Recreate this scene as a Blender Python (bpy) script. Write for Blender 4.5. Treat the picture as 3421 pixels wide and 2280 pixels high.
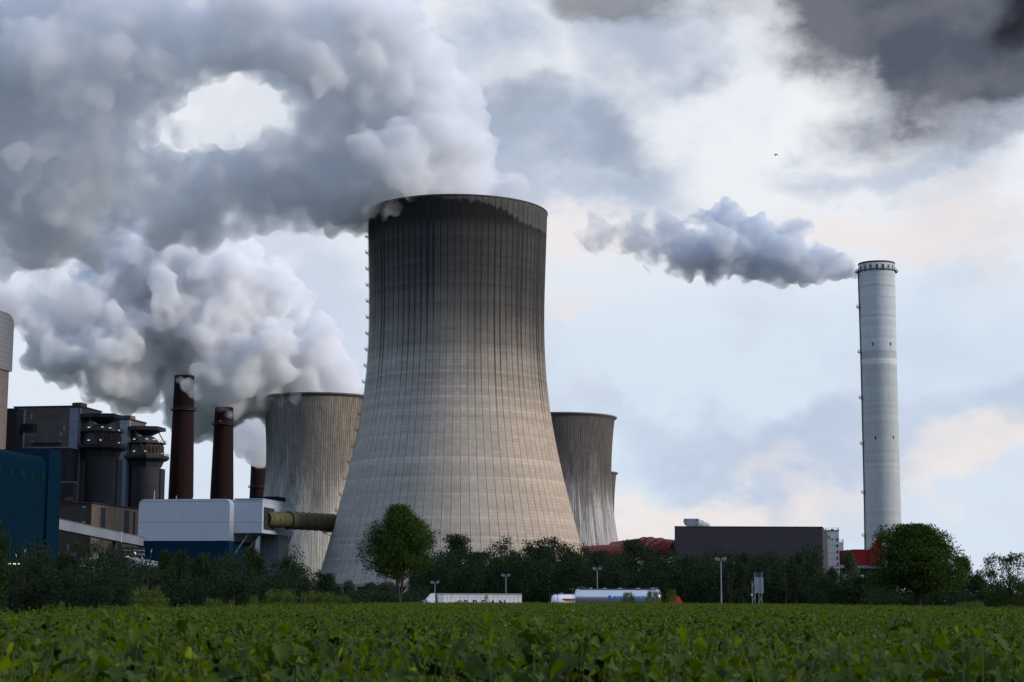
import bpy, bmesh, math, random
import numpy as np
from mathutils import Matrix, Vector

scene = bpy.context.scene
for o in list(bpy.data.objects):
    bpy.data.objects.remove(o)
COL = scene.collection

# ------------------------------------------------------------------ camera
F, CX, CY, HOR = 6000.0, 1710.5, 1140.0, 2006.0      # focal length, centre and horizon in photo pixels
CAMZ = 1.9
PITCH = math.atan((HOR - CY) / F)
CAMR = Matrix.Rotation(math.pi / 2 + PITCH, 3, 'X') @ Matrix.Rotation(0.0035, 3, 'Z')
cam_d = bpy.data.cameras.new("camera")
cam = bpy.data.objects.new("camera", cam_d)
COL.objects.link(cam)
cam.matrix_world = Matrix.Translation((0, 0, CAMZ)) @ CAMR.to_4x4()
cam_d.sensor_width = 36.0
cam_d.lens = 36.0 * F / 3421.0
cam_d.clip_start = 0.1
cam_d.clip_end = 60000.0
cam_d.dof.use_dof = True
cam_d.dof.focus_distance = 400.0
cam_d.dof.aperture_fstop = 7.0
scene.camera = cam
CAMP = Vector((0, 0, CAMZ))
FWD = CAMR @ Vector((0, 0, -1))


def ray(px, py):
    return CAMR @ Vector(((px - CX) / F, (CY - py) / F, -1.0))


def at(px, py, Y):
    """The world point that stands at distance Y along +Y in the direction of photo pixel (px, py)."""
    d = ray(px, py)
    return CAMP + d * (Y / d.y)


def depth(p):
    return (p - CAMP).dot(FWD)


# ------------------------------------------------------------------ render settings
scene.view_settings.view_transform = 'Standard'
scene.view_settings.look = 'None'
scene.view_settings.exposure = 0.0
scene.view_settings.gamma = 1.0
cy = scene.cycles
cy.max_bounces = 18
cy.diffuse_bounces = 3
cy.glossy_bounces = 2
cy.transmission_bounces = 3
cy.transparent_max_bounces = 24
cy.volume_bounces = 16
cy.volume_step_rate = 1.0
cy.volume_max_steps = 512
cy.use_adaptive_sampling = True
cy.adaptive_threshold = 0.02
cy.use_denoising = True
cy.denoiser = 'OPENIMAGEDENOISE'
cy.sample_clamp_indirect = 10.0
cy.caustics_reflective = False
cy.caustics_refractive = False


# ------------------------------------------------------------------ node helper
class NT:
    def __init__(s, tree):
        s.t = tree
        tree.nodes.clear()

    def n(s, typ, **kw):
        x = s.t.nodes.new('ShaderNode' + typ)
        for k, v in kw.items():
            setattr(x, k, v)
        return x

    def put(s, sock, v):
        if isinstance(v, bpy.types.NodeSocket):
            s.t.links.new(v, sock)
        elif v is not None:
            if hasattr(sock.default_value, '__len__'):
                v = tuple(v) if hasattr(v, '__len__') else (v,) * len(sock.default_value)
                if len(sock.default_value) == 4 and len(v) == 3:
                    v = v + (1.0,)
            sock.default_value = v

    def m(s, op, a, b=None, c=None, clamp=False):
        x = s.n('Math', operation=op, use_clamp=clamp)
        for i, v in enumerate((a, b, c)):
            s.put(x.inputs[i], v) if v is not None else None
        return x.outputs[0]

    def add(s, a, b): return s.m('ADD', a, b)
    def sub(s, a, b): return s.m('SUBTRACT', a, b)
    def mul(s, a, b, clamp=False): return s.m('MULTIPLY', a, b, clamp=clamp)

    def v(s, op, a, b=None, scale=None):
        x = s.n('VectorMath', operation=op)
        s.put(x.inputs[0], a)
        if b is not None:
            s.put(x.inputs[1], b)
        if scale is not None:
            s.put(x.inputs['Scale'], scale)
        return x.outputs['Value'] if op in ('LENGTH', 'DISTANCE', 'DOT_PRODUCT') else x.outputs[0]

    def xyz(s, x=0.0, y=0.0, z=0.0):
        c = s.n('CombineXYZ')
        for i, v in enumerate((x, y, z)):
            s.put(c.inputs[i], v)
        return c.outputs[0]

    def sep(s, vec):
        x = s.n('SeparateXYZ')
        s.put(x.inputs[0], vec)
        return x.outputs

    def mix(s, f, a, b, blend='MIX'):
        x = s.n('Mix', data_type='RGBA', blend_type=blend)
        s.put(x.inputs[0], f)
        s.put(x.inputs[6], a)
        s.put(x.inputs[7], b)
        return x.outputs[2]

    def sm(s, v, a, b, to0=0.0, to1=1.0):
        x = s.n('MapRange', interpolation_type='SMOOTHSTEP')
        for i, q in enumerate((v, a, b, to0, to1)):
            s.put(x.inputs[i], q)
        return x.outputs[0]

    def lin(s, v, a, b, to0=0.0, to1=1.0):
        x = s.n('MapRange', interpolation_type='LINEAR')
        for i, q in enumerate((v, a, b, to0, to1)):
            s.put(x.inputs[i], q)
        return x.outputs[0]

    def noise(s, vec, scale=1.0, detail=3.0, rough=0.5, dims='3D', dist=0.0, typ='FBM'):
        x = s.n('TexNoise', noise_dimensions=dims, noise_type=typ)
        if dims == '1D':
            s.put(x.inputs['W'], vec)
        else:
            s.put(x.inputs['Vector'], vec)
        x.inputs['Scale'].default_value = scale
        x.inputs['Detail'].default_value = detail
        x.inputs['Roughness'].default_value = rough
        x.inputs['Distortion'].default_value = dist
        return x.outputs[0]

    def white(s, vec, dims='3D'):
        x = s.n('TexWhiteNoise', noise_dimensions=dims)
        s.put(x.inputs['W' if dims == '1D' else 'Vector'], vec)
        return x.outputs[0]

    def obj(s):
        return s.n('TexCoord').outputs['Object']


# ------------------------------------------------------------------ sky and sun
SUN_DIR = Vector((0.90, -0.24, 0.38)).normalized()
world = bpy.data.worlds.new("World")
scene.world = world
world.use_nodes = True


def build_world():
    N = NT(world.node_tree)
    SKY = 0.10
    d = N.n('TexCoord').outputs['Generated']
    dx, dy, dz = N.sep(d)
    az = N.m('ARCTAN2', dx, dy)
    el = N.m('ARCSINE', dz)
    # degrees-like chart of the sky: U to the right, V up, one unit = 1/6 rad
    U = N.mul(az, 6.0)
    V = N.mul(el, 6.0)
    chart = N.xyz(U, V, 0.0)
    p3 = N.v('SCALE', N.v('MULTIPLY', d, (1, 1, 1.5)), scale=6.0)
    w1 = N.noise(p3, 1.3, 6.0, 0.58)
    w2 = N.noise(N.v('ADD', p3, (7.3, 2.1, 4.4)), 2.8, 6.0, 0.55)
    w3 = N.noise(N.v('ADD', p3, (3.3, 9.1, 1.4)), 0.7, 3.0, 0.5)
    wv = N.n('TexNoise', noise_dimensions='3D')
    N.put(wv.inputs['Vector'], p3)
    wv.inputs['Scale'].default_value = 2.2
    wv.inputs['Detail'].default_value = 7.0
    wv.inputs['Roughness'].default_value = 0.56
    warp = N.v('SCALE', N.v('SUBTRACT', wv.outputs['Color'], (0.5, 0.5, 0.5)), scale=0.7)
    chart = N.v('ADD', chart, warp)

    def blob(px, py, rx, ry, rot=0.0):
        """1 at the centre of an ellipse of sky, falling to 0 at its rim and below 0 beyond."""
        c = ((px - 1710) / 1000.0, (2006 - py) / 1000.0, 0.0)
        q = N.v('SUBTRACT', chart, c)
        if rot:
            x = N.n('VectorRotate', rotation_type='Z_AXIS')
            N.put(x.inputs['Vector'], q)
            x.inputs['Angle'].default_value = math.radians(rot)
            q = x.outputs[0]
        q = N.v('MULTIPLY', q, (1000.0 / rx, 1000.0 / ry, 0.0))
        return N.sub(1.0, N.v('LENGTH', q))

    def many(blobs, jag=1.3, lo=-0.25, hi=0.65):
        f = None
        for b in blobs:
            k = N.mul(blob(*b[:5]), b[5] if len(b) > 5 else 1.0)
            f = k if f is None else N.m('MAXIMUM', f, k)
        f = N.add(f, N.mul(N.sub(N.add(N.mul(w1, 0.6), N.mul(w2, 0.4)), 0.5), jag))
        return N.sm(f, lo, hi)

    sky = N.n('TexSky', sky_type='NISHITA', sun_disc=False)
    sky.sun_elevation = math.asin(SUN_DIR.z)
    sky.sun_rotation = math.atan2(SUN_DIR.x, SUN_DIR.y)
    sky.altitude = 60
    nish = sky.outputs[0]

    def c(r, g, b):
        return tuple(((x / 255.0) / 12.92 if x / 255.0 <= 0.04045 else ((x / 255.0 + 0.055) / 1.055) ** 2.4) / SKY for x in (r, g, b))

    white, pale, mid = c(240, 243, 248), c(205, 222, 238), c(172, 186, 208)
    pink, grey, dark, black = c(243, 228, 222), c(150, 163, 184), c(82, 88, 101), c(32, 34, 42)
    # high thin cover over the blue
    cover = N.sm(N.add(N.mul(w3, 0.6), N.mul(w1, 0.4)), 0.30, 0.62)
    col = N.mix(N.add(0.30, N.mul(cover, 0.45)), nish, N.mix(w1, c(140, 180, 240), c(226, 234, 248)))
    col = N.v('SCALE', col, scale=N.lin(N.add(N.mul(dx, 0.75), N.mul(dy, 0.35)), -0.8, 0.9, 1.4, 1.25))
    rear_dim = N.mul(N.sm(dy, 0.35, -0.2), N.sm(N.add(dz, N.mul(N.sub(w1, 0.5), 0.2)), 0.50, 0.12))  # unseen sky behind the camera, dimmed low down to darken the foreground
    col = N.v('SCALE', col, scale=N.lin(rear_dim, 0, 1, 1.0, 0.66))
    low = N.mul(N.sm(dy, 0.3, -0.1), N.sm(dz, 0.26, 0.06))  # lowest strip of that unseen sky dimmed further to cut the front light
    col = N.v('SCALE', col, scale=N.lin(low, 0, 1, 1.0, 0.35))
    # the part of the sky the photo looks at
    front = N.mul(N.sm(dy, 0.55, 0.85), N.sm(dz, 0.55, 0.42))
    base = N.mix(N.sm(V, 0.75, 1.35), c(214, 227, 242), c(236, 239, 245))
    base = N.mix(N.mul(N.sm(N.add(N.mul(w1, .55), N.mul(w2, .45)), .46, .66), N.mul(N.sm(V, .95, 1.3), .55)), base, c(186, 197, 214))
    base = N.mix(N.mul(N.sm(V, 0.55, 0.1), N.sm(w1, 0.3, 0.7)), base, c(222, 228, 236))
    base = N.mix(N.mul(many([(2600, 1250, 900, 260, 0), (2150, 1500, 400, 300, 0, .8)]), .8), base, c(216, 230, 244))
    base = N.mix(N.mul(many([(2560, 1580, 420, 170, 18), (3260, 1400, 330, 130, -8), (2350, 1480, 420, 120, 10, .8), (2750, 1500, 500, 120, 0)], jag=1.6, lo=-.35, hi=.95), N.lin(w2, .35, .65, .45, .8)), base, c(170, 188, 216))
    base = N.mix(N.mul(many([(2300, 1680, 520, 110, 5), (3240, 1530, 260, 120, -25), (2700, 1650, 300, 100, 0, .7), (2150, 1760, 260, 90, 0)], jag=1.6, lo=-.25, hi=.75), 0.8), base, c(246, 235, 228))
    base = N.mix(N.mul(N.sm(N.add(N.mul(w1, .5), N.mul(w2, .5)), .44, .62), N.mul(N.sm(V, 1.35, 1.05), .5)), base, c(204, 212, 228))
    base = N.mix(N.mul(many([(3150, 1150, 500, 330, 0)], lo=0.0, hi=1.1), 0.6), base, c(200, 219, 238))
    base = N.mix(N.mul(many([(3000, 800, 500, 120, 0), (1950, 850, 330, 120, 10), (2100, 150, 260, 120, -20)]), 0.45), base, pink)
    base = N.mix(N.mul(many([(1950, 430, 330, 330, 10), (2080, 130, 380, 230, 0), (1660, 420, 240, 260, -30), (2000, 640, 500, 130, 0, .8), (1640, 120, 200, 200, 0, .7)], jag=1.7, lo=-0.25, hi=0.85), 0.95), base, c(176, 189, 210))
    base = N.mix(N.mul(many([(2020, 440, 220, 170, 20), (1760, 330, 130, 190, 0), (2100, 40, 400, 70, 0), (2280, 300, 160, 120, 0, .8)], jag=1.7, lo=-0.2, hi=1.0), 0.75), base, grey)
    base = N.mix(N.mul(many([(2700, 330, 150, 420, 6), (2560, 620, 300, 200, 0, .8)], jag=1.2), .8), base, c(242, 244, 248))
    base = N.mix(N.mul(many([(3330, 520, 330, 100, -5), (2950, 590, 300, 70, 0, .8)], jag=1.2), 0.55), base, mid)
    base = N.mix(N.mul(many([(3230, 120, 680, 390, 14), (3440, 330, 430, 190, 14), (2840, 90, 300, 250, 0), (3050, 250, 260, 200, 20)], jag=0.95, lo=-0.32, hi=0.50), 0.97), base, N.mix(N.sm(w2, .38, .62), c(74, 82, 97), c(104, 108, 120)))
    base = N.mix(N.mul(many([(3440, -30, 300, 130, 8), (3480, 60, 160, 260, 0)], jag=0.4, lo=-0.1, hi=0.9), 0.9), base, black)
    base = N.mix(N.mul(many([(2060, -50, 460, 90, 0)], jag=0.5), 0.7), base, dark)
    base = N.mix(N.mul(many([(1020, 1000, 260, 420, 0), (850, 760, 400, 200, 0, .8)]), 0.75), base, c(198, 208, 226))
    base = N.mix(N.mul(many([(500, 420, 520, 520, 0), (250, 1300, 500, 300, 0, .7)]), 0.4), base, white)
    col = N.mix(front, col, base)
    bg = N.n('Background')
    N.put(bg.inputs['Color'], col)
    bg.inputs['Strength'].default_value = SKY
    out = N.n('OutputWorld')
    N.t.links.new(bg.outputs[0], out.inputs['Surface'])


build_world()
sun_d = bpy.data.lights.new("sun", 'SUN')
sun_d.energy = 2.4
sun_d.angle = math.radians(14)
sun_d.color = (1.0, 0.91, 0.84)
sun = bpy.data.objects.new("sun", sun_d)
sun.rotation_euler = SUN_DIR.to_track_quat('Z', 'Y').to_euler()
sun.location = (400, -200, 400)
COL.objects.link(sun)


# ------------------------------------------------------------------ mesh helpers
class MB:
    """Collects shapes and links them as ONE mesh object."""
    def __init__(s):
        s.v, s.f, s.sm = [], [], []

    def poly(s, pts, smooth=False):
        b = len(s.v)
        s.v += [tuple(p) for p in pts]
        s.f.append(tuple(range(b, b + len(pts))))
        s.sm.append(smooth)
        return s

    def faces(s, vs, fs, smooth=False):
        b = len(s.v)
        s.v += [tuple(p) for p in vs]
        s.f += [tuple(i + b for i in f) for f in fs]
        s.sm += [smooth] * len(fs)
        return s

    def box(s, x0, x1, y0, y1, z0, z1):
        s.faces([(x0, y0, z0), (x1, y0, z0), (x1, y1, z0), (x0, y1, z0), (x0, y0, z1), (x1, y0, z1), (x1, y1, z1), (x0, y1, z1)],
                [(3, 2, 1, 0), (4, 5, 6, 7), (0, 1, 5, 4), (1, 2, 6, 5), (2, 3, 7, 6), (3, 0, 4, 7)])
        return s

    def bar(s, a, b, w, h=None, up=(0, 0, 1)):
        a, b = Vector(a), Vector(b)
        h = h or w
        d = (b - a).normalized()
        u = Vector(up)
        if abs(d.dot(u)) > 0.98:
            u = Vector((0, 1, 0))
        x = d.cross(u).normalized() * w / 2
        z = x.cross(d).normalized() * h / 2
        vs = [a - x - z, a + x - z, a + x + z, a - x + z, b - x - z, b + x - z, b + x + z, b - x + z]
        s.faces(vs, [(3, 2, 1, 0), (4, 5, 6, 7), (0, 1, 5, 4), (1, 2, 6, 5), (2, 3, 7, 6), (3, 0, 4, 7)])
        return s

    def tube(s, pts, rad, n=12, cap=True, smooth=True):
        pts = [Vector(p) for p in pts]
        rad = rad if hasattr(rad, '__len__') else [rad] * len(pts)
        vs, fs = [], []
        prev = None
        for i, p in enumerate(pts):
            d = (pts[min(i + 1, len(pts) - 1)] - pts[max(i - 1, 0)]).normalized()
            u = prev if prev is not None else (Vector((0, 0, 1)) if abs(d.z) < 0.95 else Vector((0, 1, 0)))
            x = (u - d * u.dot(d)).normalized()
            prev = x
            y = d.cross(x)
            for k in range(n):
                t = 2 * math.pi * k / n
                vs.append(p + (x * math.cos(t) + y * math.sin(t)) * rad[i])
        for i in range(len(pts) - 1):
            for k in range(n):
                fs.append((i * n + k, i * n + (k + 1) % n, (i + 1) * n + (k + 1) % n, (i + 1) * n + k))
        s.faces(vs, fs, smooth)
        if cap:
            s.poly(vs[:n][::-1])
            s.poly(vs[-n:])
        return s

    def lathe(s, prof, n=48, smooth=True, cx=0.0, cyy=0.0, close=False):
        vs, fs = [], []
        for r, z in prof:
            for k in range(n):
                t = 2 * math.pi * k / n
                vs.append((cx + r * math.cos(t), cyy + r * math.sin(t), z))
        m = len(prof)
        for i in range(m if close else m - 1):
            for k in range(n):
                j = (i + 1) % m
                fs.append((i * n + k, i * n + (k + 1) % n, j * n + (k + 1) % n, j * n + k))
        s.faces(vs, fs, smooth)
        return s

    def disc(s, r, z, n=48, cx=0.0, cyy=0.0, down=False):
        p = [(cx + r * math.cos(2 * math.pi * k / n), cyy + r * math.sin(2 * math.pi * k / n), z) for k in range(n)]
        s.poly(p[::-1] if down else p)
        return s

    def prism(s, outline, y0, y1, smooth_side=False):
        """Extrude an (x, z) outline along y."""
        n = len(outline)
        a = [(x, y0, z) for x, z in outline]
        b = [(x, y1, z) for x, z in outline]
        s.poly(a)
        s.poly(b[::-1])
        s.faces(a + b, [((i + 1) % n, i, n + i, n + (i + 1) % n) for i in range(n)], smooth_side)
        return s

    def prism_z(s, outline, z0, z1):
        n = len(outline)
        a = [(x, y, z0) for x, y in outline]
        b = [(x, y, z1) for x, y in outline]
        s.poly(a[::-1])
        s.poly(b)
        s.faces(a + b, [(i, (i + 1) % n, n + (i + 1) % n, n + i) for i in range(n)])
        return s

    def mesh(s, name):
        me = bpy.data.meshes.new(name)
        me.from_pydata(s.v, [], s.f)
        me.polygons.foreach_set('use_smooth', s.sm)
        me.update()
        return me

    def build(s, name, mat, parent=None, loc=None, rotz=0.0):
        o = bpy.data.objects.new(name, s.mesh(name))
        if mat:
            o.data.materials.append(mat)
        COL.objects.link(o)
        if parent:
            o.parent = parent
        if loc is not None:
            o.location = loc
        if rotz:
            o.rotation_euler.z = rotz
        return o


def tag(o, label, cat=None, group=None, kind=None):
    if label:
        o['label'] = label
    if cat:
        o['category'] = cat
    if group:
        o['group'] = group
    if kind:
        o['kind'] = kind
    return o


def thing(name, label, cat, loc=(0, 0, 0), rotz=0.0, group=None):
    o = bpy.data.objects.new(name, None)
    o.empty_display_size = 1.0
    COL.objects.link(o)
    o.location = loc
    o.rotation_euler.z = rotz
    return tag(o, label, cat, group)


def copy_tree(o, parent=None):
    c = o.copy()
    COL.objects.link(c)
    c.parent = parent
    for ch in o.children:
        copy_tree(ch, c)
    return c


def mat_new(name):
    m = bpy.data.materials.new(name)
    m.use_nodes = True
    N = NT(m.node_tree)
    out = N.n('OutputMaterial')
    return m, N, out


def principled(N, out, color, rough=0.8, metal=0.0, bump=None, bump_d=0.05, spec=0.3, bump_s=1.0):
    b = N.n('BsdfPrincipled')
    N.put(b.inputs['Base Color'], color)
    N.put(b.inputs['Roughness'], rough)
    N.put(b.inputs['Metallic'], metal)
    N.put(b.inputs['Specular IOR Level'], spec)
    if bump is not None:
        bn = N.n('Bump')
        bn.inputs['Distance'].default_value = bump_d
        bn.inputs['Strength'].default_value = bump_s
        N.put(bn.inputs['Height'], bump)
        N.t.links.new(bn.outputs[0], b.inputs['Normal'])
    N.t.links.new(b.outputs[0], out.inputs['Surface'])
    return b


def mat_paint(name, col, rough=0.6, metal=0.0, var=0.12, scale=0.3, spec=0.3, streak=0.0, rib=None, ribaxis=0, seam=None):
    """Painted or metal surface: slight blotches, optional vertical dirt streaks, corrugation and panel seams."""
    m, N, out = mat_new(name)
    p = N.obj()
    n1 = N.noise(p, scale, 4.0, 0.6)
    f = N.lin(n1, 0.25, 0.75, 1 - var, 1 + var)
    if streak:
        q = N.v('MULTIPLY', p, (1.3, 1.3, 0.05))
        n2 = N.noise(q, 1.0, 4.0, 0.65)
        f = N.mul(f, N.lin(n2, 0.35, 0.7, 1.0, 1 - streak))
    px, py, pz = N.sep(p)
    h = None
    if rib:
        a = px if ribaxis == 0 else N.add(px, py)
        h = N.m('PINGPONG', a, rib)
        f = N.mul(f, N.lin(h, 0, rib, 0.86, 1.07))
    if seam:
        s = N.m('PINGPONG', pz, seam / 2)
        f = N.mul(f, N.sm(s, 0.05, 0.34, 0.72, 1.0))
    colr = N.v('SCALE', tuple(col), scale=f)
    principled(N, out, colr, rough, metal, spec=spec, bump=h, bump_d=0.1)
    return m


def mat_emit(name, col, strength):
    m, N, out = mat_new(name)
    e = N.n('Emission')
    e.inputs['Color'].default_value = (*col, 1)
    e.inputs['Strength'].default_value = strength
    N.t.links.new(e.outputs[0], out.inputs['Surface'])
    return m
# ------------------------------------------------------------------ cooling towers
def interp(tbl, x):
    for (a, va), (b, vb) in zip(tbl, tbl[1:]):
        if x <= b:
            return va + (vb - va) * max(0.0, (x - a)) / (b - a)
    return tbl[-1][1]


def smooth_table(tbl, n):
    xs = np.array([t[0] for t in tbl], float)
    ys = np.array([t[1] for t in tbl], float)
    c = np.polyfit((xs - xs.mean()) / xs.std(), ys, min(6, len(xs) - 1))
    q = np.linspace(xs[0], xs[-1], n)
    return [(a, float(b)) for a, b in zip(q, np.polyval(c, (q - xs.mean()) / xs.std()))]


def mat_big_concrete(name, Ht):
    m, N, out = mat_new(name)
    p = N.obj()
    x, y, z = N.sep(p)
    a = N.m('ARCTAN2', x, N.mul(y, -1.0))           # 0 towards the camera, positive to the right
    h = N.m('DIVIDE', z, Ht)
    t = N.mul(a, 84 / (2 * math.pi))
    cell = N.m('FLOOR', t)
    fr = N.sub(t, cell)
    edge = N.m('PINGPONG', fr, 0.5)                  # 0 at a rib, 0.5 between
    rnd = N.white(cell, '1D')
    rnd2 = N.white(N.add(cell, 91.7), '1D')
    row = N.m('FLOOR', N.m('DIVIDE', z, 1.55))
    rown = N.white(row, '1D')
    rz = N.m('PINGPONG', N.m('DIVIDE', z, 1.55), 0.5)
    # concrete colour, casting lifts, broad rings, shuttering grain
    big = N.noise(N.v('MULTIPLY', p, (0.008, 0.008, 0.05)), 1.0, 3.0, 0.6)
    ringn = N.noise(N.m('FLOOR', N.m('DIVIDE', z, 3.1)), 0.37, 2.0, 0.7, '1D')
    fine = N.noise(N.xyz(N.mul(t, 3.0), 0.0, N.mul(z, 0.25)), 1.0, 4.0, 0.65)
    blot = N.noise(N.v('MULTIPLY', p, (0.05, 0.05, 0.018)), 1.0, 5.0, 0.6)
    v = N.lin(rown, 0, 1, 0.90, 1.08)
    v = N.mul(v, N.lin(ringn, 0.3, 0.7, 0.90, 1.07))
    v = N.mul(v, N.lin(big, 0.3, 0.7, 0.92, 1.06))
    v = N.mul(v, N.lin(fine, 0.3, 0.7, 0.88, 1.09))
    v = N.mul(v, N.lin(blot, 0.3, 0.7, 0.93, 1.06))
    panel = N.white(N.xyz(cell, row, 0.0))
    v = N.mul(v, N.lin(panel, 0, 1, 0.94, 1.06))
    # soot above: where it lies follows height with a ragged lower edge
    ragged = N.mul(N.sub(N.noise(N.xyz(N.mul(a, 2.2), 0.0, N.mul(z, 0.012)), 1.6, 3.0, 0.6), 0.5), 0.16)
    hh = N.add(h, ragged)
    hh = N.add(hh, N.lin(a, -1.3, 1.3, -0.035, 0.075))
    soot = N.sm(hh, 0.46, 0.90)
    v = N.mul(v, N.lin(soot, 0, 1, 1.0, 0.22))
    # dark run-off lines along the ribs, each with its own length
    length = N.add(N.add(h, N.lin(a, -1.3, 1.3, -0.02, 0.05)), N.lin(rnd, 0, 1, -0.16, 0.18))
    run = N.sm(length, 0.44, 0.86)
    wid = N.mul(N.lin(run, 0, 1, 0.05, 0.30), N.lin(N.white(N.add(cell, 33.3), '1D'), 0, 1, 0.5, 1.5))
    line = N.sm(N.m('DIVIDE', edge, wid), 0.55, 1.0, 1.0, 0.0)
    strong = N.mul(N.mul(line, N.lin(run, 0, 1, 0.15, 0.97)), N.lin(rnd2, 0, 1, 0.40, 1.0))
    mid = N.sm(N.m('ABSOLUTE', N.sub(fr, 0.5)), 0.0, 0.05, 1.0, 0.0)
    strong = N.m('MAXIMUM', strong, N.mul(mid, N.lin(run, 0, 1, 0.10, 0.45)))
    # black belt just under the rim: its upper edge is stepped and drops to the right
    stepn = N.white(N.m('FLOOR', N.mul(a, 168 / (2 * math.pi))), '1D')
    top = N.add(N.add(N.lin(a, -0.7, 0.9, 1.000, 0.957), N.mul(N.m('COSINE', N.mul(a, 2.0)), 0.004)), N.add(N.mul(stepn, 0.009), N.mul(N.sub(fine, 0.5), 0.02)))
    top = N.sub(top, N.mul(N.sm(a, 0.35, 0.9), 0.018))
    above = N.sm(N.sub(h, top), -0.005, 0.004)
    belt = N.mul(N.sm(h, 0.905, 0.95), N.sub(1.0, above))
    v = N.mul(v, N.lin(belt, 0, 1, 1.0, 0.30))
    clean = N.mul(above, N.sm(a, -1.0, 0.4))
    v = N.m('MAXIMUM', v, N.mul(clean, N.mul(N.lin(fine, 0.3, 0.7, 0.25, 0.42), N.lin(rown, 0, 1, 0.9, 1.05))))
    strong = N.mul(strong, N.lin(above, 0, 1, 1.0, 0.35))
    # pale lime lines low down
    lime = N.mul(N.mul(N.sm(edge, 0.0, 0.035, 1.0, 0.0), N.m('GREATER_THAN', rnd2, 0.72)), N.sm(h, 0.55, 0.30))
    joint = N.mul(N.sm(rz, 0.0, 0.11, 1.0, 0.0), 0.18)
    col = N.mix(N.sm(a, -0.9, 0.9), (0.405, 0.39, 0.35), (0.48, 0.395, 0.305))  # warm sunlight painted into the right side of the concrete colour
    col = N.mix(soot, col, (0.28, 0.265, 0.25))
    col = N.v('SCALE', col, scale=v)
    col = N.mix(strong, col, (0.022, 0.022, 0.026))
    col = N.mix(N.mul(lime, 0.5), col, (0.52, 0.52, 0.50))
    col = N.mix(joint, col, (0.06, 0.06, 0.06))
    bumph = N.add(N.mul(N.sm(edge, 0.0, 0.08, 1.0, 0.0), 1.0), N.mul(N.sm(rz, 0, 0.1), 0.12))
    principled(N, out, col, 0.9, bump=bumph, bump_d=0.35, spec=0.15)
    return m


def mat_old_concrete(name, Ht, base, warm, dark_amt, lime_amt, seed):
    m, N, out = mat_new(name)
    p = N.obj()
    x, y, z = N.sep(p)
    a = N.m('ARCTAN2', x, N.mul(y, -1.0))
    h = N.m('DIVIDE', z, Ht)
    t = N.mul(a, 150 / (2 * math.pi))
    cell = N.m('FLOOR', t)
    fr = N.sub(t, cell)
    edge = N.m('PINGPONG', fr, 0.5)
    rnd = N.white(N.add(cell, seed), '1D')
    rz = N.m('PINGPONG', N.m('DIVIDE', z, 1.4), 0.5)
    row = N.m('FLOOR', N.m('DIVIDE', z, 1.4))
    panel = N.white(N.xyz(cell, row, seed))
    streak = N.noise(N.xyz(N.mul(t, 0.9), seed, N.mul(z, 0.05)), 1.0, 5.0, 0.7)
    patch = N.noise(N.xyz(N.mul(a, 3.0), seed, N.mul(z, 0.022)), 1.5, 4.0, 0.6)
    v = N.mul(N.lin(panel, 0, 1, 0.90, 1.08), N.lin(streak, 0.3, 0.7, 1.25, 0.52))
    v = N.mul(v, N.lin(patch, 0.3, 0.7, 1.1, 0.82))
    d = N.mul(N.sm(N.add(h, N.mul(N.sub(patch, 0.5), 0.9)), 0.30, 0.72), dark_amt)
    v = N.mul(v, N.lin(d, 0, 1, 1.0, 0.40))
    lp = N.mul(N.sm(N.noise(N.xyz(N.mul(a, 9.0), seed + 5.0, N.mul(z, 0.015)), 1.5, 4.0, 0.7), 0.42, 0.62), N.mul(N.sm(h, 0.1, 0.35), N.sm(h, 0.72, 0.42)))
    run = N.sm(N.add(h, N.lin(rnd, 0, 1, -0.2, 0.2)), 0.35, 0.75)
    line = N.sm(edge, 0.0, 0.20, 1.0, 0.0)
    strong = N.mul(line, N.lin(run, 0, 1, 0.28, 0.82))
    hole = N.mul(N.m('GREATER_THAN', panel, 0.86), N.mul(N.sm(edge, 0.1, 0.3), N.sm(h, 0.35, 0.5)))
    strong = N.m('MAXIMUM', strong, N.mul(hole, 0.34))
    col = N.mix(N.sm(a, -0.9, 0.9), base, warm)  # right side warmer: sunlight put into the colour, along with brown weathering
    col = N.v('SCALE', col, scale=v)
    col = N.mix(N.mul(lp, lime_amt), col, (0.58, 0.57, 0.56))
    col = N.mix(strong, col, (0.035, 0.034, 0.036))
    col = N.mix(N.mul(N.sm(rz, 0.0, 0.13, 1.0, 0.0), 0.22), col, (0.06, 0.06, 0.06))
    principled(N, out, col, 0.92, bump=N.sm(edge, 0, 0.15), bump_d=0.25, spec=0.15)
    return m


def tower_profile(axis, Y, tbl, n):
    """Photo rows and half-widths to (radius, height) pairs, top first; returns base centre too."""
    base_y = tbl[-1][0]
    bx = at(axis, base_y, Y).x
    prof = []
    for py, hw in smooth_table(tbl, n):
        p = at(axis, py, Y)
        dd = depth(p)
        r = hw / F * dd
        r = r / math.sqrt(max(0.5, 1 - (r / dd) ** 2)) if False else r
        prof.append((r, p.z))
    return bx, prof


M_STEEL = mat_paint('galvanised_steel', (0.20, 0.22, 0.25), 0.5, 0.3)
M_DSTEEL = mat_paint('dark_steel', (0.05, 0.055, 0.065), 0.55, 0.2)
GZ = -0.9                                             # the ground beyond the field lies a little lower


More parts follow.
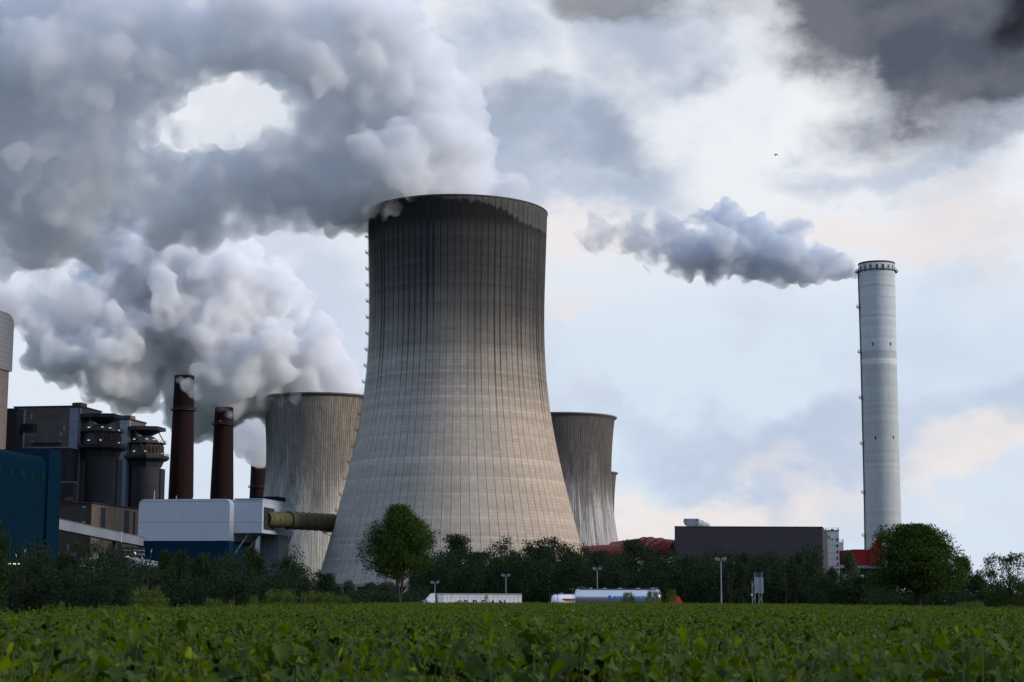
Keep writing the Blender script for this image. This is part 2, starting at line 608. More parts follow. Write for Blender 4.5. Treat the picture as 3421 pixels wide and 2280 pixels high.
def platform_mb(w=2.6, dpt=1.8):
    """A small railed landing with a bracket; the wall is at x = 0, the landing sticks out to -x."""
    m = MB()
    m.box(-dpt, 0.3, -w / 2, w / 2, 0, 0.15)
    for yy in (-w / 2, w / 2):
        m.bar((-dpt + .1, yy * .9, 0), (0.3, yy * .9, -1.4), 0.14)
        for zz in (0.6, 1.15):
            m.bar((-dpt, yy, zz), (0.2, yy, zz), 0.08)
    for zz in (0.6, 1.15):
        m.bar((-dpt, -w / 2, zz), (-dpt, w / 2, zz), 0.08)
    for yy in (-w / 2, 0, w / 2):
        m.bar((-dpt, yy, 0), (-dpt, yy, 1.15), 0.09)
    return m


BIG_Y = 886.0
BIG_TBL = [(716, 299.0), (760, 297.6), (830, 296), (906, 294.3), (980, 292.6), (1060, 292.2), (1130, 292.8), (1190, 294.6), (1270, 302), (1384, 316),
           (1468, 331.5), (1544, 347), (1602, 361.5), (1678, 382), (1740, 397), (1793, 412), (1864, 433), (1910, 446), (1966, 463)]
bx, BIG_PROF = tower_profile(1519.5, BIG_Y, BIG_TBL, 90)
BIG_C = Vector((bx, BIG_Y, 0))
BIG_H = BIG_PROF[0][1]


def r_at(prof, z):
    for (r0, z0), (r1, z1) in zip(prof, prof[1:]):
        if z0 >= z >= z1:
            return r0 + (r1 - r0) * (z0 - z) / (z0 - z1)
    return prof[-1][0]


def build_big_tower():
    t = thing('cooling_tower', 'huge concrete cooling tower streaked black near the rim, tallest of the cooling towers', 'cooling tower', (bx, BIG_Y, 0))
    prof = BIG_PROF
    outer = prof[::-1]
    inner = [(r - 0.9 - 0.6 * max(0, 1 - (z / BIG_H) * 2), z) for r, z in prof]
    sh = MB().lathe(outer + inner, 256, close=True)
    sh.build('shell', mat_big_concrete('streaked_concrete', BIG_H), t)
    rim = MB().lathe([(prof[0][0] + 0.25, BIG_H - 0.5), (prof[0][0] + 0.3, BIG_H + .12), (prof[0][0] - 1.0, BIG_H + .12), (prof[0][0] - 1.0, BIG_H - 0.5)], 256, close=True, smooth=False)
    rim.build('rim', mat_paint('rim_concrete', (0.09, 0.085, 0.08), 0.9), t)
    zb, rb = prof[-1][1], prof[-1][0]
    cm = mat_paint('column_concrete', (0.25, 0.25, 0.24), 0.9)
    n = 44
    for k in range(n):                                # slanted pairs of columns under the shell
        a0 = 2 * math.pi * k / n
        lm = MB()
        for sgn in (-1, 1):
            a1 = a0 + sgn * math.pi / n
            lm.bar((rb * math.cos(a0) * .993, rb * math.sin(a0) * .993, zb + .3), ((rb + 3) * math.cos(a1), (rb + 3) * math.sin(a1), GZ - .2), 1.0)
        if math.sin(a0) < 0.35:
            lm.build('support_leg', cm, t)
    lm = MB().lathe([(rb + 6, GZ - .3), (rb + 6, GZ + 1.6), (rb + 5.5, GZ + 1.6), (rb + 5.5, GZ - .3)], 128, close=True, smooth=False)
    lm.build('basin_wall', cm, t)
    fill = MB().lathe([(rb - 3, GZ), (rb - 3, zb + 1.5)], 96)
    fill.build('cooling_fill', mat_paint('cooling_fill', (0.03, 0.032, 0.035), 0.9), t)
    lad = MB()
    ang = math.pi                                     # left edge seen from the camera
    zs = np.arange(BIG_H - 2, zb, -4)
    pts = [Vector(((-r_at(prof, z) - 0.35), 0, z)) for z in zs]
    for a, b in zip(pts, pts[1:]):
        for yy in (-.35, .35):
            lad.bar(a + Vector((0, yy, 0)), b + Vector((0, yy, 0)), 0.12)
    lad.build('ladder', M_DSTEEL, t)
    pm = platform_mb().mesh('service_platform')
    pm.materials.append(M_STEEL)
    for py in list(range(792, 1790, 54)):
        z = at(1225, py, BIG_Y).z
        o = bpy.data.objects.new('service_platform', pm)
        COL.objects.link(o)
        o.parent = t
        o.location = (-r_at(prof, z), 0, z)
    # hot, open throat: the pack of air inside is left dark by its own shade
    return t


big_tower = build_big_tower()


def old_tower(axis, Y, tbl, label, mat_args, nplat=()):
    bx_, prof = tower_profile(axis, Y, tbl, 60)
    Ht = prof[0][1]
    t = thing('cooling_tower', label, 'cooling tower', (bx_, Y, 0), group='old shorter cooling towers')
    inner = [(r - 0.7, z) for r, z in prof]
    MB().lathe(prof[::-1] + inner, 192, close=True).build('shell', mat_old_concrete('weathered_concrete', Ht, *mat_args), t)
    R0 = prof[0][0]
    MB().lathe([(R0 - .1, Ht - 1.6), (R0 + 1.5, Ht - .3), (R0 + 1.5, Ht + .5), (R0 + 1.2, Ht + .5), (R0 + 1.2, Ht), (R0 - .7, Ht), (R0 - .7, Ht - 1.6)], 192, close=True, smooth=False).build(
        'rim_walkway', mat_paint('rim_walkway_concrete', (0.16, 0.155, 0.15), 0.9), t)
    zb, rb = prof[-1]
    cm = mat_paint('old_column_concrete', (0.22, 0.22, 0.2), 0.9)
    rb, zb = prof[-1]
    for k in range(32):
        a0 = 2 * math.pi * k / 32
        if math.sin(a0) > 0.3:
            continue
        lm = MB()
        for sgn in (-1, 1):
            a1 = a0 + sgn * math.pi / 32
            lm.bar((rb * math.cos(a0) * .99, rb * math.sin(a0) * .99, zb + .3), ((rb + 2) * math.cos(a1), (rb + 2) * math.sin(a1), GZ - .2), 0.9)
        lm.build('support_leg', cm, t)
    pm = platform_mb().mesh('service_platform')
    pm.materials.append(M_DSTEEL)
    for py, sx in nplat:
        z = at(axis, py, Y).z
        o = bpy.data.objects.new('service_platform', pm)
        COL.objects.link(o)
        o.parent = t
        o.location = (-sx * r_at(prof, z), 0, z)
        o.rotation_euler.z = 0 if sx > 0 else math.pi
    return t, prof


def old_tbl(ytop, scale, hw_top):
    # rim, waist and foot of the older hyperbolic shells in units of their own height in pixels
    sh = [(0.0, 1.0), (0.08, .972), (0.16, .951), (0.24, .938), (0.30, .936), (0.38, .942), (0.48, .966), (0.60, 1.02), (0.72, 1.09), (0.84, 1.17), (0.94, 1.245)]
    return [(ytop + u * scale, hw_top * k) for u, k in sh]


LEFT_T, LEFT_PROF = old_tower(1060, 1150, old_tbl(1335, 668, 190), 'old cooling tower with brown weathered side, between the brick chimneys and the huge tower',
                              ((0.60, 0.62, 0.59), (0.66, 0.56, 0.43), 0.85, 0.3, 3.0))
RIGHT_T, RIGHT_PROF = old_tower(1877, 1255, old_tbl(1398, 608, 177), 'old cooling tower with dark soot and white lime streaks, above the red pipe',
                                ((0.32, 0.315, 0.32), (0.37, 0.33, 0.30), 1.0, 0.95, 11.0))
FAR_T, FAR_PROF = old_tower(1936, 1700, old_tbl(1582, 424, 124), 'farthest cooling tower, only a sliver of rim shows behind the lime streaked one',
                            ((0.26, 0.25, 0.25), (0.33, 0.29, 0.25), 0.9, 0.4, 17.0))
# ------------------------------------------------------------------ power station buildings
class Site:
    """A local frame on the ground: x along a facade, y into its depth, z up; photo pixels turn into local metres."""
    def __init__(s, px, py, Y, rot):
        p = at(px, py, Y)
        s.o = Vector((p.x, p.y))
        a = math.radians(rot)
        s.rot = a
        s.u = Vector((math.cos(a), math.sin(a)))
        s.v = Vector((-math.sin(a), math.cos(a)))

    def _along(s, o, d, px, py):
        r = ray(px, py)
        return -(o.x * r.y - o.y * r.x) / (d.x * r.y - d.y * r.x)

    def X(s, px, py, y=0.0):
        return s._along(s.o + s.v * y, s.u, px, py)

    def D(s, px, py, x=0.0):
        return s._along(s.o + s.u * x, s.v, px, py)

    def Z(s, px, py, x=0.0, y=0.0):
        w = s.o + s.u * x + s.v * y
        return at(px, py, w.y).z - GZ

    def thing(s, name, label, cat, group=None):
        return thing(name, label, cat, (s.o.x, s.o.y, GZ), s.rot, group)


def rounded(x0, x1, z0, z1, r0, r1, n=8, rz=None):
    """Outline with rounded upper corners, counter-clockwise from the lower left when seen from the front."""
    pts = [(x0, z0), (x1, z0)]
    q = rz or max(r0, r1)
    if r1:
        pts += [(x1 - r1 + r1 * math.cos(t), z1 - q + q * math.sin(t)) for t in np.linspace(0, math.pi / 2, n)]
    else:
        pts.append((x1, z1))
    if r0:
        pts += [(x0 + r0 + r0 * math.cos(t), z1 - q + q * math.sin(t)) for t in np.linspace(math.pi / 2, math.pi, n)]
    else:
        pts.append((x0, z1))
    return pts


M_WHITE = mat_paint('white_cladding', (0.40, 0.45, 0.53), 0.6, spec=0.1, var=0.05, streak=0.07, rib=0.25, seam=9.5)
M_NAVY = mat_paint('dark_blue_cladding', (0.002, 0.022, 0.048), 0.8, spec=0.04, var=0.07, rib=0.3)
M_TEAL = mat_paint('petrol_cladding', (0.001, 0.013, 0.027), 0.85, spec=0.03, var=0.10, rib=0.4, ribaxis=1)
M_BROWN = mat_paint('brown_corrugated_cladding', (0.125, 0.11, 0.10), 0.7, var=0.18, streak=0.4, rib=0.7, ribaxis=1, seam=11.0)
M_BROWN_D = mat_paint('dark_brown_cladding', (0.045, 0.040, 0.040), 0.7, var=0.15, streak=0.25, rib=0.5, seam=9.0)
M_BEIGE = mat_paint('weathered_beige_cladding', (0.23, 0.165, 0.115), 0.7, var=0.22, streak=0.5, seam=7.0)
M_STRIP = mat_paint('blue_grey_panels', (0.22, 0.26, 0.335), 0.5, var=0.1, seam=6.0, streak=0.15)
M_DARK = mat_paint('sooty_dark_cladding', (0.022, 0.023, 0.028), 0.7, var=0.25, rib=0.4, seam=5.0)
M_SILO = mat_paint('dark_silo_concrete', (0.035, 0.036, 0.043), 0.8, var=0.2, streak=0.3, seam=6.0)
M_ROOF = mat_paint('dark_roof_edge', (0.03, 0.03, 0.034), 0.7)
M_GREY = mat_paint('grey_blue_cladding', (0.20, 0.225, 0.265), 0.55, var=0.1, rib=0.8, streak=0.15)
M_LAMP = mat_emit('lamp_glow', (1.0, 0.86, 0.55), 1.6)
M_RED = mat_paint('red_duct_paint', (0.17, 0.012, 0.014), 0.7, spec=0.08, var=0.12, streak=0.15)
M_REDP = mat_paint('red_pipe_paint', (0.19, 0.012, 0.016), 0.6, spec=0.12, var=0.15, streak=0.25)
M_HALL = mat_paint('dark_grey_corrugated_cladding', (0.042, 0.040, 0.048), 0.7, spec=.12, var=0.07, rib=0.35)
M_PALE = mat_paint('pale_concrete', (0.50, 0.51, 0.50), 0.85, var=0.1, streak=0.22, seam=3.0)
M_OLIVE = mat_paint('olive_grp_pipe', (0.105, 0.095, 0.048), 0.65, spec=.12, var=0.12, streak=0.2)
M_GLASS = mat_paint('dark_window_glass', (0.012, 0.014, 0.017), 0.15, spec=0.6)


def lathe_things():
    # tall pale stack on the right
    Y, ax = 900.0, 2957.0
    tbl = [(882, 59.6), (1100, 58.9), (1220, 58.5), (1400, 58.8), (1600, 59.2), (1740, 60.2), (1850, 61.6), (2000, 63.5)]
    bx_, prof = tower_profile(ax, Y, tbl, 40)
    Ht = prof[0][1]
    m, N, out = mat_new('pale_stack_concrete')
    p = N.obj()
    x, y, z = N.sep(p)
    a = N.m('ARCTAN2', x, N.mul(y, -1.0))
    lift = N.noise(N.m('FLOOR', N.m('DIVIDE', z, 1.6)), 0.6, 3.0, 0.7, '1D')
    fine = N.noise(N.xyz(N.mul(a, 9), 0, N.mul(z, 0.12)), 1.0, 4.0, 0.6)
    blot = N.noise(N.v('MULTIPLY', p, (0.09, 0.09, 0.03)), 1.0, 4.0, 0.6)
    v = N.mul(N.mul(N.lin(lift, 0.3, 0.7, 0.91, 1.07), N.lin(fine, 0.3, 0.7, 0.91, 1.06)), N.lin(blot, 0.3, 0.7, 0.93, 1.06))
    zb1, zb2, zb3 = [at(ax, q, Y).z for q in (1178, 1204, 1222)]
    ztop2 = at(ax, 915, Y).z
    upper = N.sm(z, zb1 - .3, zb1 + .3)
    darkb = N.mul(N.sm(z, zb2 - .3, zb2 + .3), N.sm(z, zb1 + .3, zb1 - .3))
    lightb = N.mul(N.sm(z, zb3 - .3, zb3 + .3), N.sm(z, zb2 + .3, zb2 - .3))
    col = N.mix(upper, (0.46, 0.50, 0.49), (0.54, 0.60, 0.61))
    col = N.mix(darkb, col, (0.44, 0.47, 0.46))
    col = N.mix(lightb, col, (0.64, 0.66, 0.65))
    col = N.v('SCALE', col, scale=v)
    for q, w in ((962, 1.0), (1000, .7), (1062, .8), (930, .6)):
        zz = at(ax, q, Y).z
        wob = N.mul(N.sub(N.noise(N.mul(a, 2.0), 1.3, 2.0, 0.5, '1D'), 0.5), 2.0)
        ln = N.sm(N.m('ABSOLUTE', N.sub(N.add(z, wob), zz)), 0.2, 0.9, 1.0, 0.0)
        col = N.mix(N.mul(N.mul(ln, N.sm(fine, 0.35, 0.6)), 0.4 * w), col, (0.12, 0.13, 0.13))
    dirt = N.mul(N.sm(z, ztop2 - 3, ztop2 + 6), N.sm(fine, 0.35, 0.65))
    col = N.mix(N.mul(dirt, 0.55), col, (0.08, 0.085, 0.085))
    principled(N, out, col, 0.85, spec=0.2)
    t = thing('chimney_stack', 'tall pale concrete chimney stack with square openings round its top, tallest chimney', 'chimney', (bx_, Y, 0))
    MB().lathe(prof[::-1] + [(r - 0.6, z) for r, z in prof], 96, close=True).build('shaft', m, t)
    R0 = prof[0][0]
    MB().lathe([(R0 - .7, Ht - .6), (R0 + .15, Ht - .6), (R0 + .15, Ht + .1), (R0 - .7, Ht + .1)], 96, close=True, smooth=False).build('rim', M_ROOF, t)
    z0, z1 = at(ax, 895, Y).z, at(ax, 906, Y).z
    n = 18
    for k in range(n):
        w = MB().box(-.55, .55, -.12, .4, z1 - 1.0, z0 + 0.2 - 0.0)
        r = r_at(prof, z0)
        w.build('vent_opening', M_GLASS, t, (r * math.sin(2 * math.pi * (k + .47) / n), -r * math.cos(2 * math.pi * (k + .47) / n), 0), 2 * math.pi * (k + .47) / n)
    zg = at(ax, 909, Y).z
    g = MB().lathe([(R0 - .05, zg), (R0 + .9, zg), (R0 + .9, zg + .2), (R0 - .05, zg + .2)], 64, close=True, smooth=False)
    for k in range(36):
        tt = 2 * math.pi * k / 36
        g.bar((math.cos(tt) * (R0 + .85), math.sin(tt) * (R0 + .85), zg), (math.cos(tt) * (R0 + .85), math.sin(tt) * (R0 + .85), zg + 1.2), .07)
    for zz in (.6, 1.2):
        g.lathe([(R0 + .82, zg + zz), (R0 + .9, zg + zz), (R0 + .9, zg + zz + .07), (R0 + .82, zg + zz + .07)], 64, close=True, smooth=False)
    g.build('gallery', M_STEEL, t)
    pm = platform_mb(2.8, 1.6).mesh('service_platform')
    pm.materials.append(M_DSTEEL)
    for sx, rows in ((1, (908, 1025, 1175, 1328, 1481, 1644, 1788)), (-1, (908,))):
        for q in rows:
            z = at(ax, q, Y).z
            o = bpy.data.objects.new('service_platform', pm)
            COL.objects.link(o)
            o.parent = t
            o.location = (-sx * r_at(prof, z) + .1 * sx, 0, z - .5)
            o.rotation_euler.z = 0 if sx > 0 else math.pi
    lad = MB()
    for k in range(0, int(Ht) - 4, 3):
        za, zb = Ht - 3 - k, Ht - 6 - k
        if zb < 2:
            break
        for yy in (-.5, .5):
            lad.bar((-r_at(prof, za) - .3, yy, za), (-r_at(prof, zb) - .3, yy, zb), .3)
    lad.build('ladder', M_DSTEEL, t)
    for q, dx_ in ((1157, -29), (1157, 30), (1468, -29), (1466, 31)):
        z = at(ax, q, Y).z
        r = r_at(prof, z)
        aa = math.asin(dx_ / 59.0)
        MB().box(-.35, .35, -.15, .2, z - .7, z + .7).build('wall_hatch', M_DARK, t, (r * math.sin(aa), -r * math.cos(aa), 0), aa)

    # three dark brick chimneys
    m, N, out = mat_new('dark_brick')
    p = N.obj()
    x, y, z = N.sep(p)
    a = N.m('ARCTAN2', x, y)
    br = N.white(N.xyz(N.m('FLOOR', N.mul(a, 16)), N.m('FLOOR', N.m('DIVIDE', z, 0.9)), 0))
    st = N.noise(N.xyz(N.mul(a, 5), 0, N.mul(z, 0.03)), 1.0, 5.0, 0.65)
    v = N.mul(N.lin(br, 0, 1, 0.8, 1.15), N.lin(st, 0.3, 0.7, 1.25, 0.65))
    sm_ = N.sm(z, 95, 140)
    col = N.mix(sm_, (0.021, 0.0105, 0.0105), (0.009, 0.0075, 0.009))
    principled(N, out, N.v('SCALE', col, scale=v), 0.9, spec=0.1)
    for ax, Y, tbl, ring, lab in (
            (594, 1070, [(1256, 32.5), (1370, 35.0), (1520, 38.5), (1668, 41.5), (1800, 44), (2000, 48)], 1372, 'tall dark brick chimney with a railed ring, top wrapped in steam, nearest the boiler houses'),
            (732, 1095, [(1362, 30.8), (1425, 32.2), (1520, 34.8), (1668, 39.0), (1800, 42), (2000, 46)], 1421, 'dark red brick chimney with a red lamp above its ring, behind the white hall'),
            (853, 1420, [(1528, 24.5), (1600, 26), (1668, 27.5), (1800, 30), (2000, 33)], 1630, 'short looking dark brick chimney half hidden by the old brown cooling tower')):
        bx_, prof = tower_profile(ax, Y, tbl, 30)
        t = thing('brick_chimney', lab, 'chimney', (bx_, Y, 0), group='dark brick chimneys')
        MB().lathe(prof[::-1] + [(r - .7, z) for r, z in prof], 64, close=True).build('shaft', m, t)
        zg = at(ax, ring, Y).z
        r = r_at(prof, zg)
        g = MB().lathe([(r - .1, zg - .2), (r + 1.5, zg), (r + 1.5, zg + .3), (r - .1, zg + .3)], 48, close=True, smooth=False)
        for k in range(28):
            tt = 2 * math.pi * k / 28
            g.bar((math.cos(tt) * (r + 1.4), math.sin(tt) * (r + 1.4), zg), (math.cos(tt) * (r + 1.4), math.sin(tt) * (r + 1.4), zg + 1.6), .12)
        g.lathe([(r + 1.35, zg + 1.5), (r + 1.5, zg + 1.5), (r + 1.5, zg + 1.65), (r + 1.35, zg + 1.65)], 48, close=True, smooth=False)
        g.build('gallery', M_DSTEEL, t)
        if ax == 732:
            zl = at(ax, 1411, Y).z
            p_ = at(741, 1411, Y)
            rl = r_at(prof, zl)
            dx_ = p_.x - bx_
            b = MB().box(-.28, .28, -.5, .1, -.28, .28)
            b.build('warning_lamp', mat_emit('red_lamp_glow', (1.0, 0.03, 0.02), 1.6), t, (dx_, -math.sqrt(max(rl * rl - dx_ * dx_, 0)), zl))


lathe_things()


def boiler_house(px, py_top, Y, pxl, pxd, pyd, lab):
    S = Site(px, py_top + 40, Y, -10)
    t = S.thing('boiler_house', lab, 'building', 'boiler houses')
    x0 = S.X(pxl, py_top + 40)
    zt = S.Z(px, py_top)
    dd = S.D(pxd, pyd)
    w = MB().box(x0, -0.01, 0, dd, 0, zt)
    w.build('walls', M_BROWN, t)
    MB().box(x0 - .4, .5, -.4, dd + .5, zt, zt + .8).build('roof', M_ROOF, t)
    sc = Y / 6000.0
    for a, b in ((-5.2, -.25), (x0 + 1.5, x0 + 6.6)):
        MB().box(a, b, -.5, -.004, 0, zt - .6).build('cladding_strip', M_STRIP, t)
    MB().box(.004, .4, .3, 2.4, 0, zt - .6).build('cladding_strip', M_STRIP, t)
    MB().box(-4.6, 0.4, 2, 9, zt + .8, zt + 2.6).build('roof_vent_house', M_BEIGE, t)
    for q in range(3):
        MB().box(-5 + 1.9 * q - .1, -5 + 1.9 * q + .9, 1.9, 1.97, zt + 1.1, zt + 2.3).build('louvre', M_DARK, t)
    return S, t, x0, zt, sc


S1, BH1, bx0, bzt, bsc = boiler_house(264, 1360, 950, 47, 338, 1378, 'nearer boiler house, big brown corrugated block with blue grey corner strip')
for px, q0, q1 in ((106, 1383, 1401), (215, 1421, 1439), (203, 1443, 1458), (108, 1472, 1481), (201, 1470, 1481)):
    x = S1.X(px, q0)
    MB().box(x - .5, x + .5, -.22, -.003, S1.Z(px, q1, x), S1.Z(px, q0, x)).build('window', mat_paint('pale_glazing', (.22, .24, .27), .3), BH1)
xa, xb = S1.X(103, 1481), S1.X(205, 1481)
zz = S1.Z(150, 1483, xa)
MB().box(xa, xb, -2.0, -.003, zz, zz + .4).build('balcony', M_DSTEEL, BH1)
S2, BH2, *_ = boiler_house(429, 1402, 1020, 300, 487, 1419, 'farther boiler house, brown corrugated block partly hidden by the nearer hopper tower')

S = Site(228, 1560, 935, -10)
t = S.thing('annex_block', 'low dark annex block against the foot of the nearer boiler house', 'building')
x0 = S.X(52, 1560)
zt = S.Z(228, 1497)
MB().box(x0, 0, 0, 12, 0, zt).build('walls', M_DARK, t)
MB().box(x0 - .3, .3, -.3, 12.3, zt, zt + .5).build('roof', M_STRIP, t)
S = Site(246, 1640, 930, -10)
t = S.thing('annex_block', 'small dark block beside the petrol blue hall, below the taller dark annex', 'building')
x0 = S.X(190, 1640)
zt = S.Z(246, 1612)
MB().box(x0, 0, 0, 4, 0, zt).build('walls', M_DARK, t)
MB().box(x0 - .2, .2, -.2, 4.2, zt, zt + .4).build('roof', M_STRIP, t)
zb = S.Z(225, 1674)
MB().box(-4.6, -.2, -.2, -.004, zb, zb + 2.0).build('shutter', mat_paint('rusty_pink_panel', (.12, .07, .06), .7), t)
S = Site(55, 1420, 930, -10)
t = S.thing('lift_tower', 'narrow dark lift tower between the pale round cornered block and the boiler house', 'tower')
x0 = S.X(20, 1420)
zt = S.Z(55, 1368)
MB().box(x0, 0, 0, 8, 0, zt).build('walls', M_DARK, t)
MB().box(x0 - .3, .3, -.3, 8.3, zt, zt + .5).build('roof', M_ROOF, t)
S = Site(110, 1430, 934, -10)
t = S.thing('footbridge', 'dark covered footbridge from the lift tower to the boiler house', 'bridge')
x0 = S.X(42, 1430)
z0, z1 = S.Z(110, 1443), S.Z(110, 1416)
MB().box(x0, 0, 0, 5, z0, z1).build('deck', M_DARK, t)
xw = S.X(66, 1430)
MB().box(xw - .6, xw + .6, -.1, -.003, z0 + .4, z1 - .4).build('window', mat_paint('amber_glazing', (.10, .07, .03), .4), t)
MB().bar((x0 + .5, 2, z1), (x0 - 4, 2, z1 + 8), .35).build('stay_rod', M_DSTEEL, t)


def octagon(r, rot=math.pi / 8):
    return [(r * math.cos(rot + k * math.pi / 4), r * math.sin(rot + k * math.pi / 4)) for k in range(8)]


def frustum(m, r0, z0, r1, z1):
    a, b = octagon(r0), octagon(r1)
    vs = [(x, y, z0) for x, y in a] + [(x, y, z1) for x, y in b]
    m.faces(vs, [(i, (i + 1) % 8, 8 + (i + 1) % 8, 8 + i) for i in range(8)] + [tuple(range(8, 16)), tuple(range(7, -1, -1))])
    return m


def railing(m, r, z, h=1.3, n_mid=2):
    o = octagon(r)
    for i in range(8):
        a, b = Vector((*o[i], z)), Vector((*o[(i + 1) % 8], z))
        for zz in (h * .5, h):
            m.bar(a + Vector((0, 0, zz)), b + Vector((0, 0, zz)), .12)
        for k in range(5):
            p = a.lerp(b, k / 5)
            m.bar(p, p + Vector((0, 0, h)), .12)
    return m


def hopper_tower():
    sc = 955 / 6000.0
    S = Site(336, 1600, 955, -10)
    t = S.thing('hopper_tower', 'nearer dark round hopper tower with wide octagonal deck and lamps', 'tower', 'hopper towers')

    def z(py):
        return S.Z(336, py)
    MB().lathe([(8.3, -.2), (8.3, z(1528))], 40).disc(8.3, z(1528), 40).build('shaft', M_SILO, t)
    MB().box(4.6, 8.9, 1.0, 7.8, 0, z(1534)).build('shaft_pilaster', M_DARK, t)
    frustum(MB(), 8.9, z(1530), 10.4, z(1507)).build('hopper', M_SILO, t)
    m = frustum(MB(), 11.6, z(1508), 13.2, z(1500))
    frustum(m, 13.2, z(1500) + .003, 13.2, z(1490))
    d = m.build('deck', M_DARK, t)
    railing(MB(), 13.0, z(1490)).build('railing', M_DSTEEL, d)
    frustum(MB(), 10.2, z(1490) + .002, 9.6, z(1447)).build('deck_house', mat_paint('deck_house_panels', (.05, .056, .066), .6, rib=.8, var=.2), t)
    m = MB()
    for k in range(9):                                # openings of the pump rooms on the right half
        a = -1.35 + k * .22
        m.box(-.7, .7, -.25, .1, z(1484), z(1455))
        vs = m.v[-8:]
        m.v[-8:] = [((10.0) * math.cos(a) - x * math.sin(a) + y * -math.cos(a) * -1, (10.0) * math.sin(a) + x * math.cos(a) + y * math.sin(a), zz) for x, y, zz in vs]
    m.build('bay_panelling', mat_paint('rust_brown_bays', (.05, .03, .022), .8, var=.3), t)
    m = frustum(MB(), 11.4, z(1447) + .003, 11.4, z(1443))
    d = m.build('service_deck', M_DARK, t)
    railing(MB(), 11.2, z(1443)).build('railing', M_DSTEEL, d)
    frustum(MB(), 8.0, z(1443) + .003, 4.2, z(1420)).build('head_house', mat_paint('head_house_panels', (.06, .068, .08), .5, var=.2), t)
    MB().lathe([(2.2, z(1420)), (2.2, z(1404))], 20).build('vent_pipe', M_DARK, t)
    m = MB()
    zc0, zc1 = z(1399), z(1386)
    m.prism_z([(-10.5, -6), (-2, -9.5), (8.5, -5.5), (8.5, 8), (-10.5, 8)], zc0, zc1)
    m.faces([(-8, -4, zc0 - .003), (-2, -7, zc0 - .003), (7, -4, zc0 - .003), (7, 6, zc0 - .003), (-8, 6, zc0 - .003), (-1, -1, z(1420)), (1.5, -1, z(1420)), (1.5, 2, z(1420)), (-1, 2, z(1420))],
            [(0, 1, 5), (1, 6, 5), (1, 2, 6), (2, 3, 7, 6), (3, 4, 8, 7), (4, 0, 5, 8)])
    m.build('canopy', M_DARK, t)
    for a, b in (((-4, -8, zc0), (4.5, -12.5, z(1491))), ((8, -4, zc0), (12, -3, z(1444))), ((-10, -5, z(1447)), (-12.5, -4, z(1490)))):
        MB().bar(a, b, .55).build('strut', M_DARK, t)
    for px, py in ((297, 1428), (342, 1427), (368, 1430), (397, 1441), (398, 1437), (296, 1471), (335, 1470.5), (397, 1480)):
        p = at(px, py, 955 - 11.5 if px < 380 else 952)
        q = Vector((p.x, p.y)) - S.o
        lx, ly = q.dot(S.u), q.dot(S.v)
        lm = MB().box(-.6, .6, -.12, .12, -.14, .08)
        lm.build('lamp', M_LAMP, t, (lx, ly, p.z - GZ))
    return t, S


ht1, hs1 = hopper_tower()
ht2 = copy_tree(ht1)
p2 = at(484, 1625, 1025)
ht2.location = (p2.x, p2.y, GZ)
ht2['label'] = 'farther dark round hopper tower, next to the nearest brick chimney'

# pale block at the edge of the picture: its long side runs away from the camera
S = Site(46, 1110, 900, 80)
t = S.thing('turbine_block', 'very tall pale metal block with a rounded top corner above the petrol hall', 'building')
zt = S.Z(40, 1052, -2)
zm = S.Z(42, 1242, -1)
MB().prism(rounded(-70, 0, zm, zt, 0, 9.0, rz=4.5), 0, 45, True).build('metal_cladding', mat_paint('pale_metal_cladding', (.255, .25, .26), .45, .1, var=.08, rib=.6, seam=2.4, streak=.12), t)
MB().box(-70, -1.6, .9, 44, 0, zm - .01).build('panel_cladding', mat_paint('beige_brown_panels', (.235, .185, .155), .7, var=.1, seam=7.5, streak=.15), t)

# petrol blue hall: also seen along its side
S = Site(197, 1560, 600, 80)
t = S.thing('petrol_hall', 'large petrol blue hall with a row of round windows along its side', 'building')
xe = S.X(177, 1540)
zt = S.Z(177, 1529, xe)
outl = [(0, 0)] + [(3.0 - 3.0 * math.cos(a), zt - 3.0 + 3.0 * math.sin(a)) for a in np.linspace(0, math.pi / 2, 8)] + [(40, zt), (40, 0)]
m = MB()
n = len(outl)
x0 = -75
A = [(x0, y, z) for y, z in outl]
B = [(xe, y, z) for y, z in outl]
m.poly(A[::-1]); m.poly(B)
m.faces(A + B, [(i, (i + 1) % n, n + (i + 1) % n, n + i) for i in range(n)], False)
m.build('walls', M_TEAL, t)
zt2 = S.Z(183, 1505, -4)
MB().prism(rounded(xe - 5.0, 0, 0, zt2, 0, 2.2), -.9, 30, True).build('stair_bay', M_TEAL, t)
mr = mat_paint('round_window_frame', (.001, .016, .026), .8, spec=.03)
for px, py in ((1, 1568), (37.7, 1577), (73.4, 1582), (108, 1588), (143, 1594)):
    x = S.X(px, py)
    z = S.Z(px, py, x)
    r = 1.7
    w = MB()
    ring = [(x + r * math.cos(a), z + r * math.sin(a)) for a in np.linspace(0, 2 * math.pi, 25)[:-1]]
    w.prism(ring, -.12, -.003)
    f = w.build('round_window', mr, t)
    w = MB()
    ring = [(x + (r - .25) * math.cos(a), z + (r - .25) * math.sin(a)) for a in np.linspace(0, 2 * math.pi, 25)[:-1]]
    w.prism(ring, -.15, -.123)
    w.build('pane', mat_paint('dull_green_pane', (.003, .018, .018), .8, spec=.03), f)

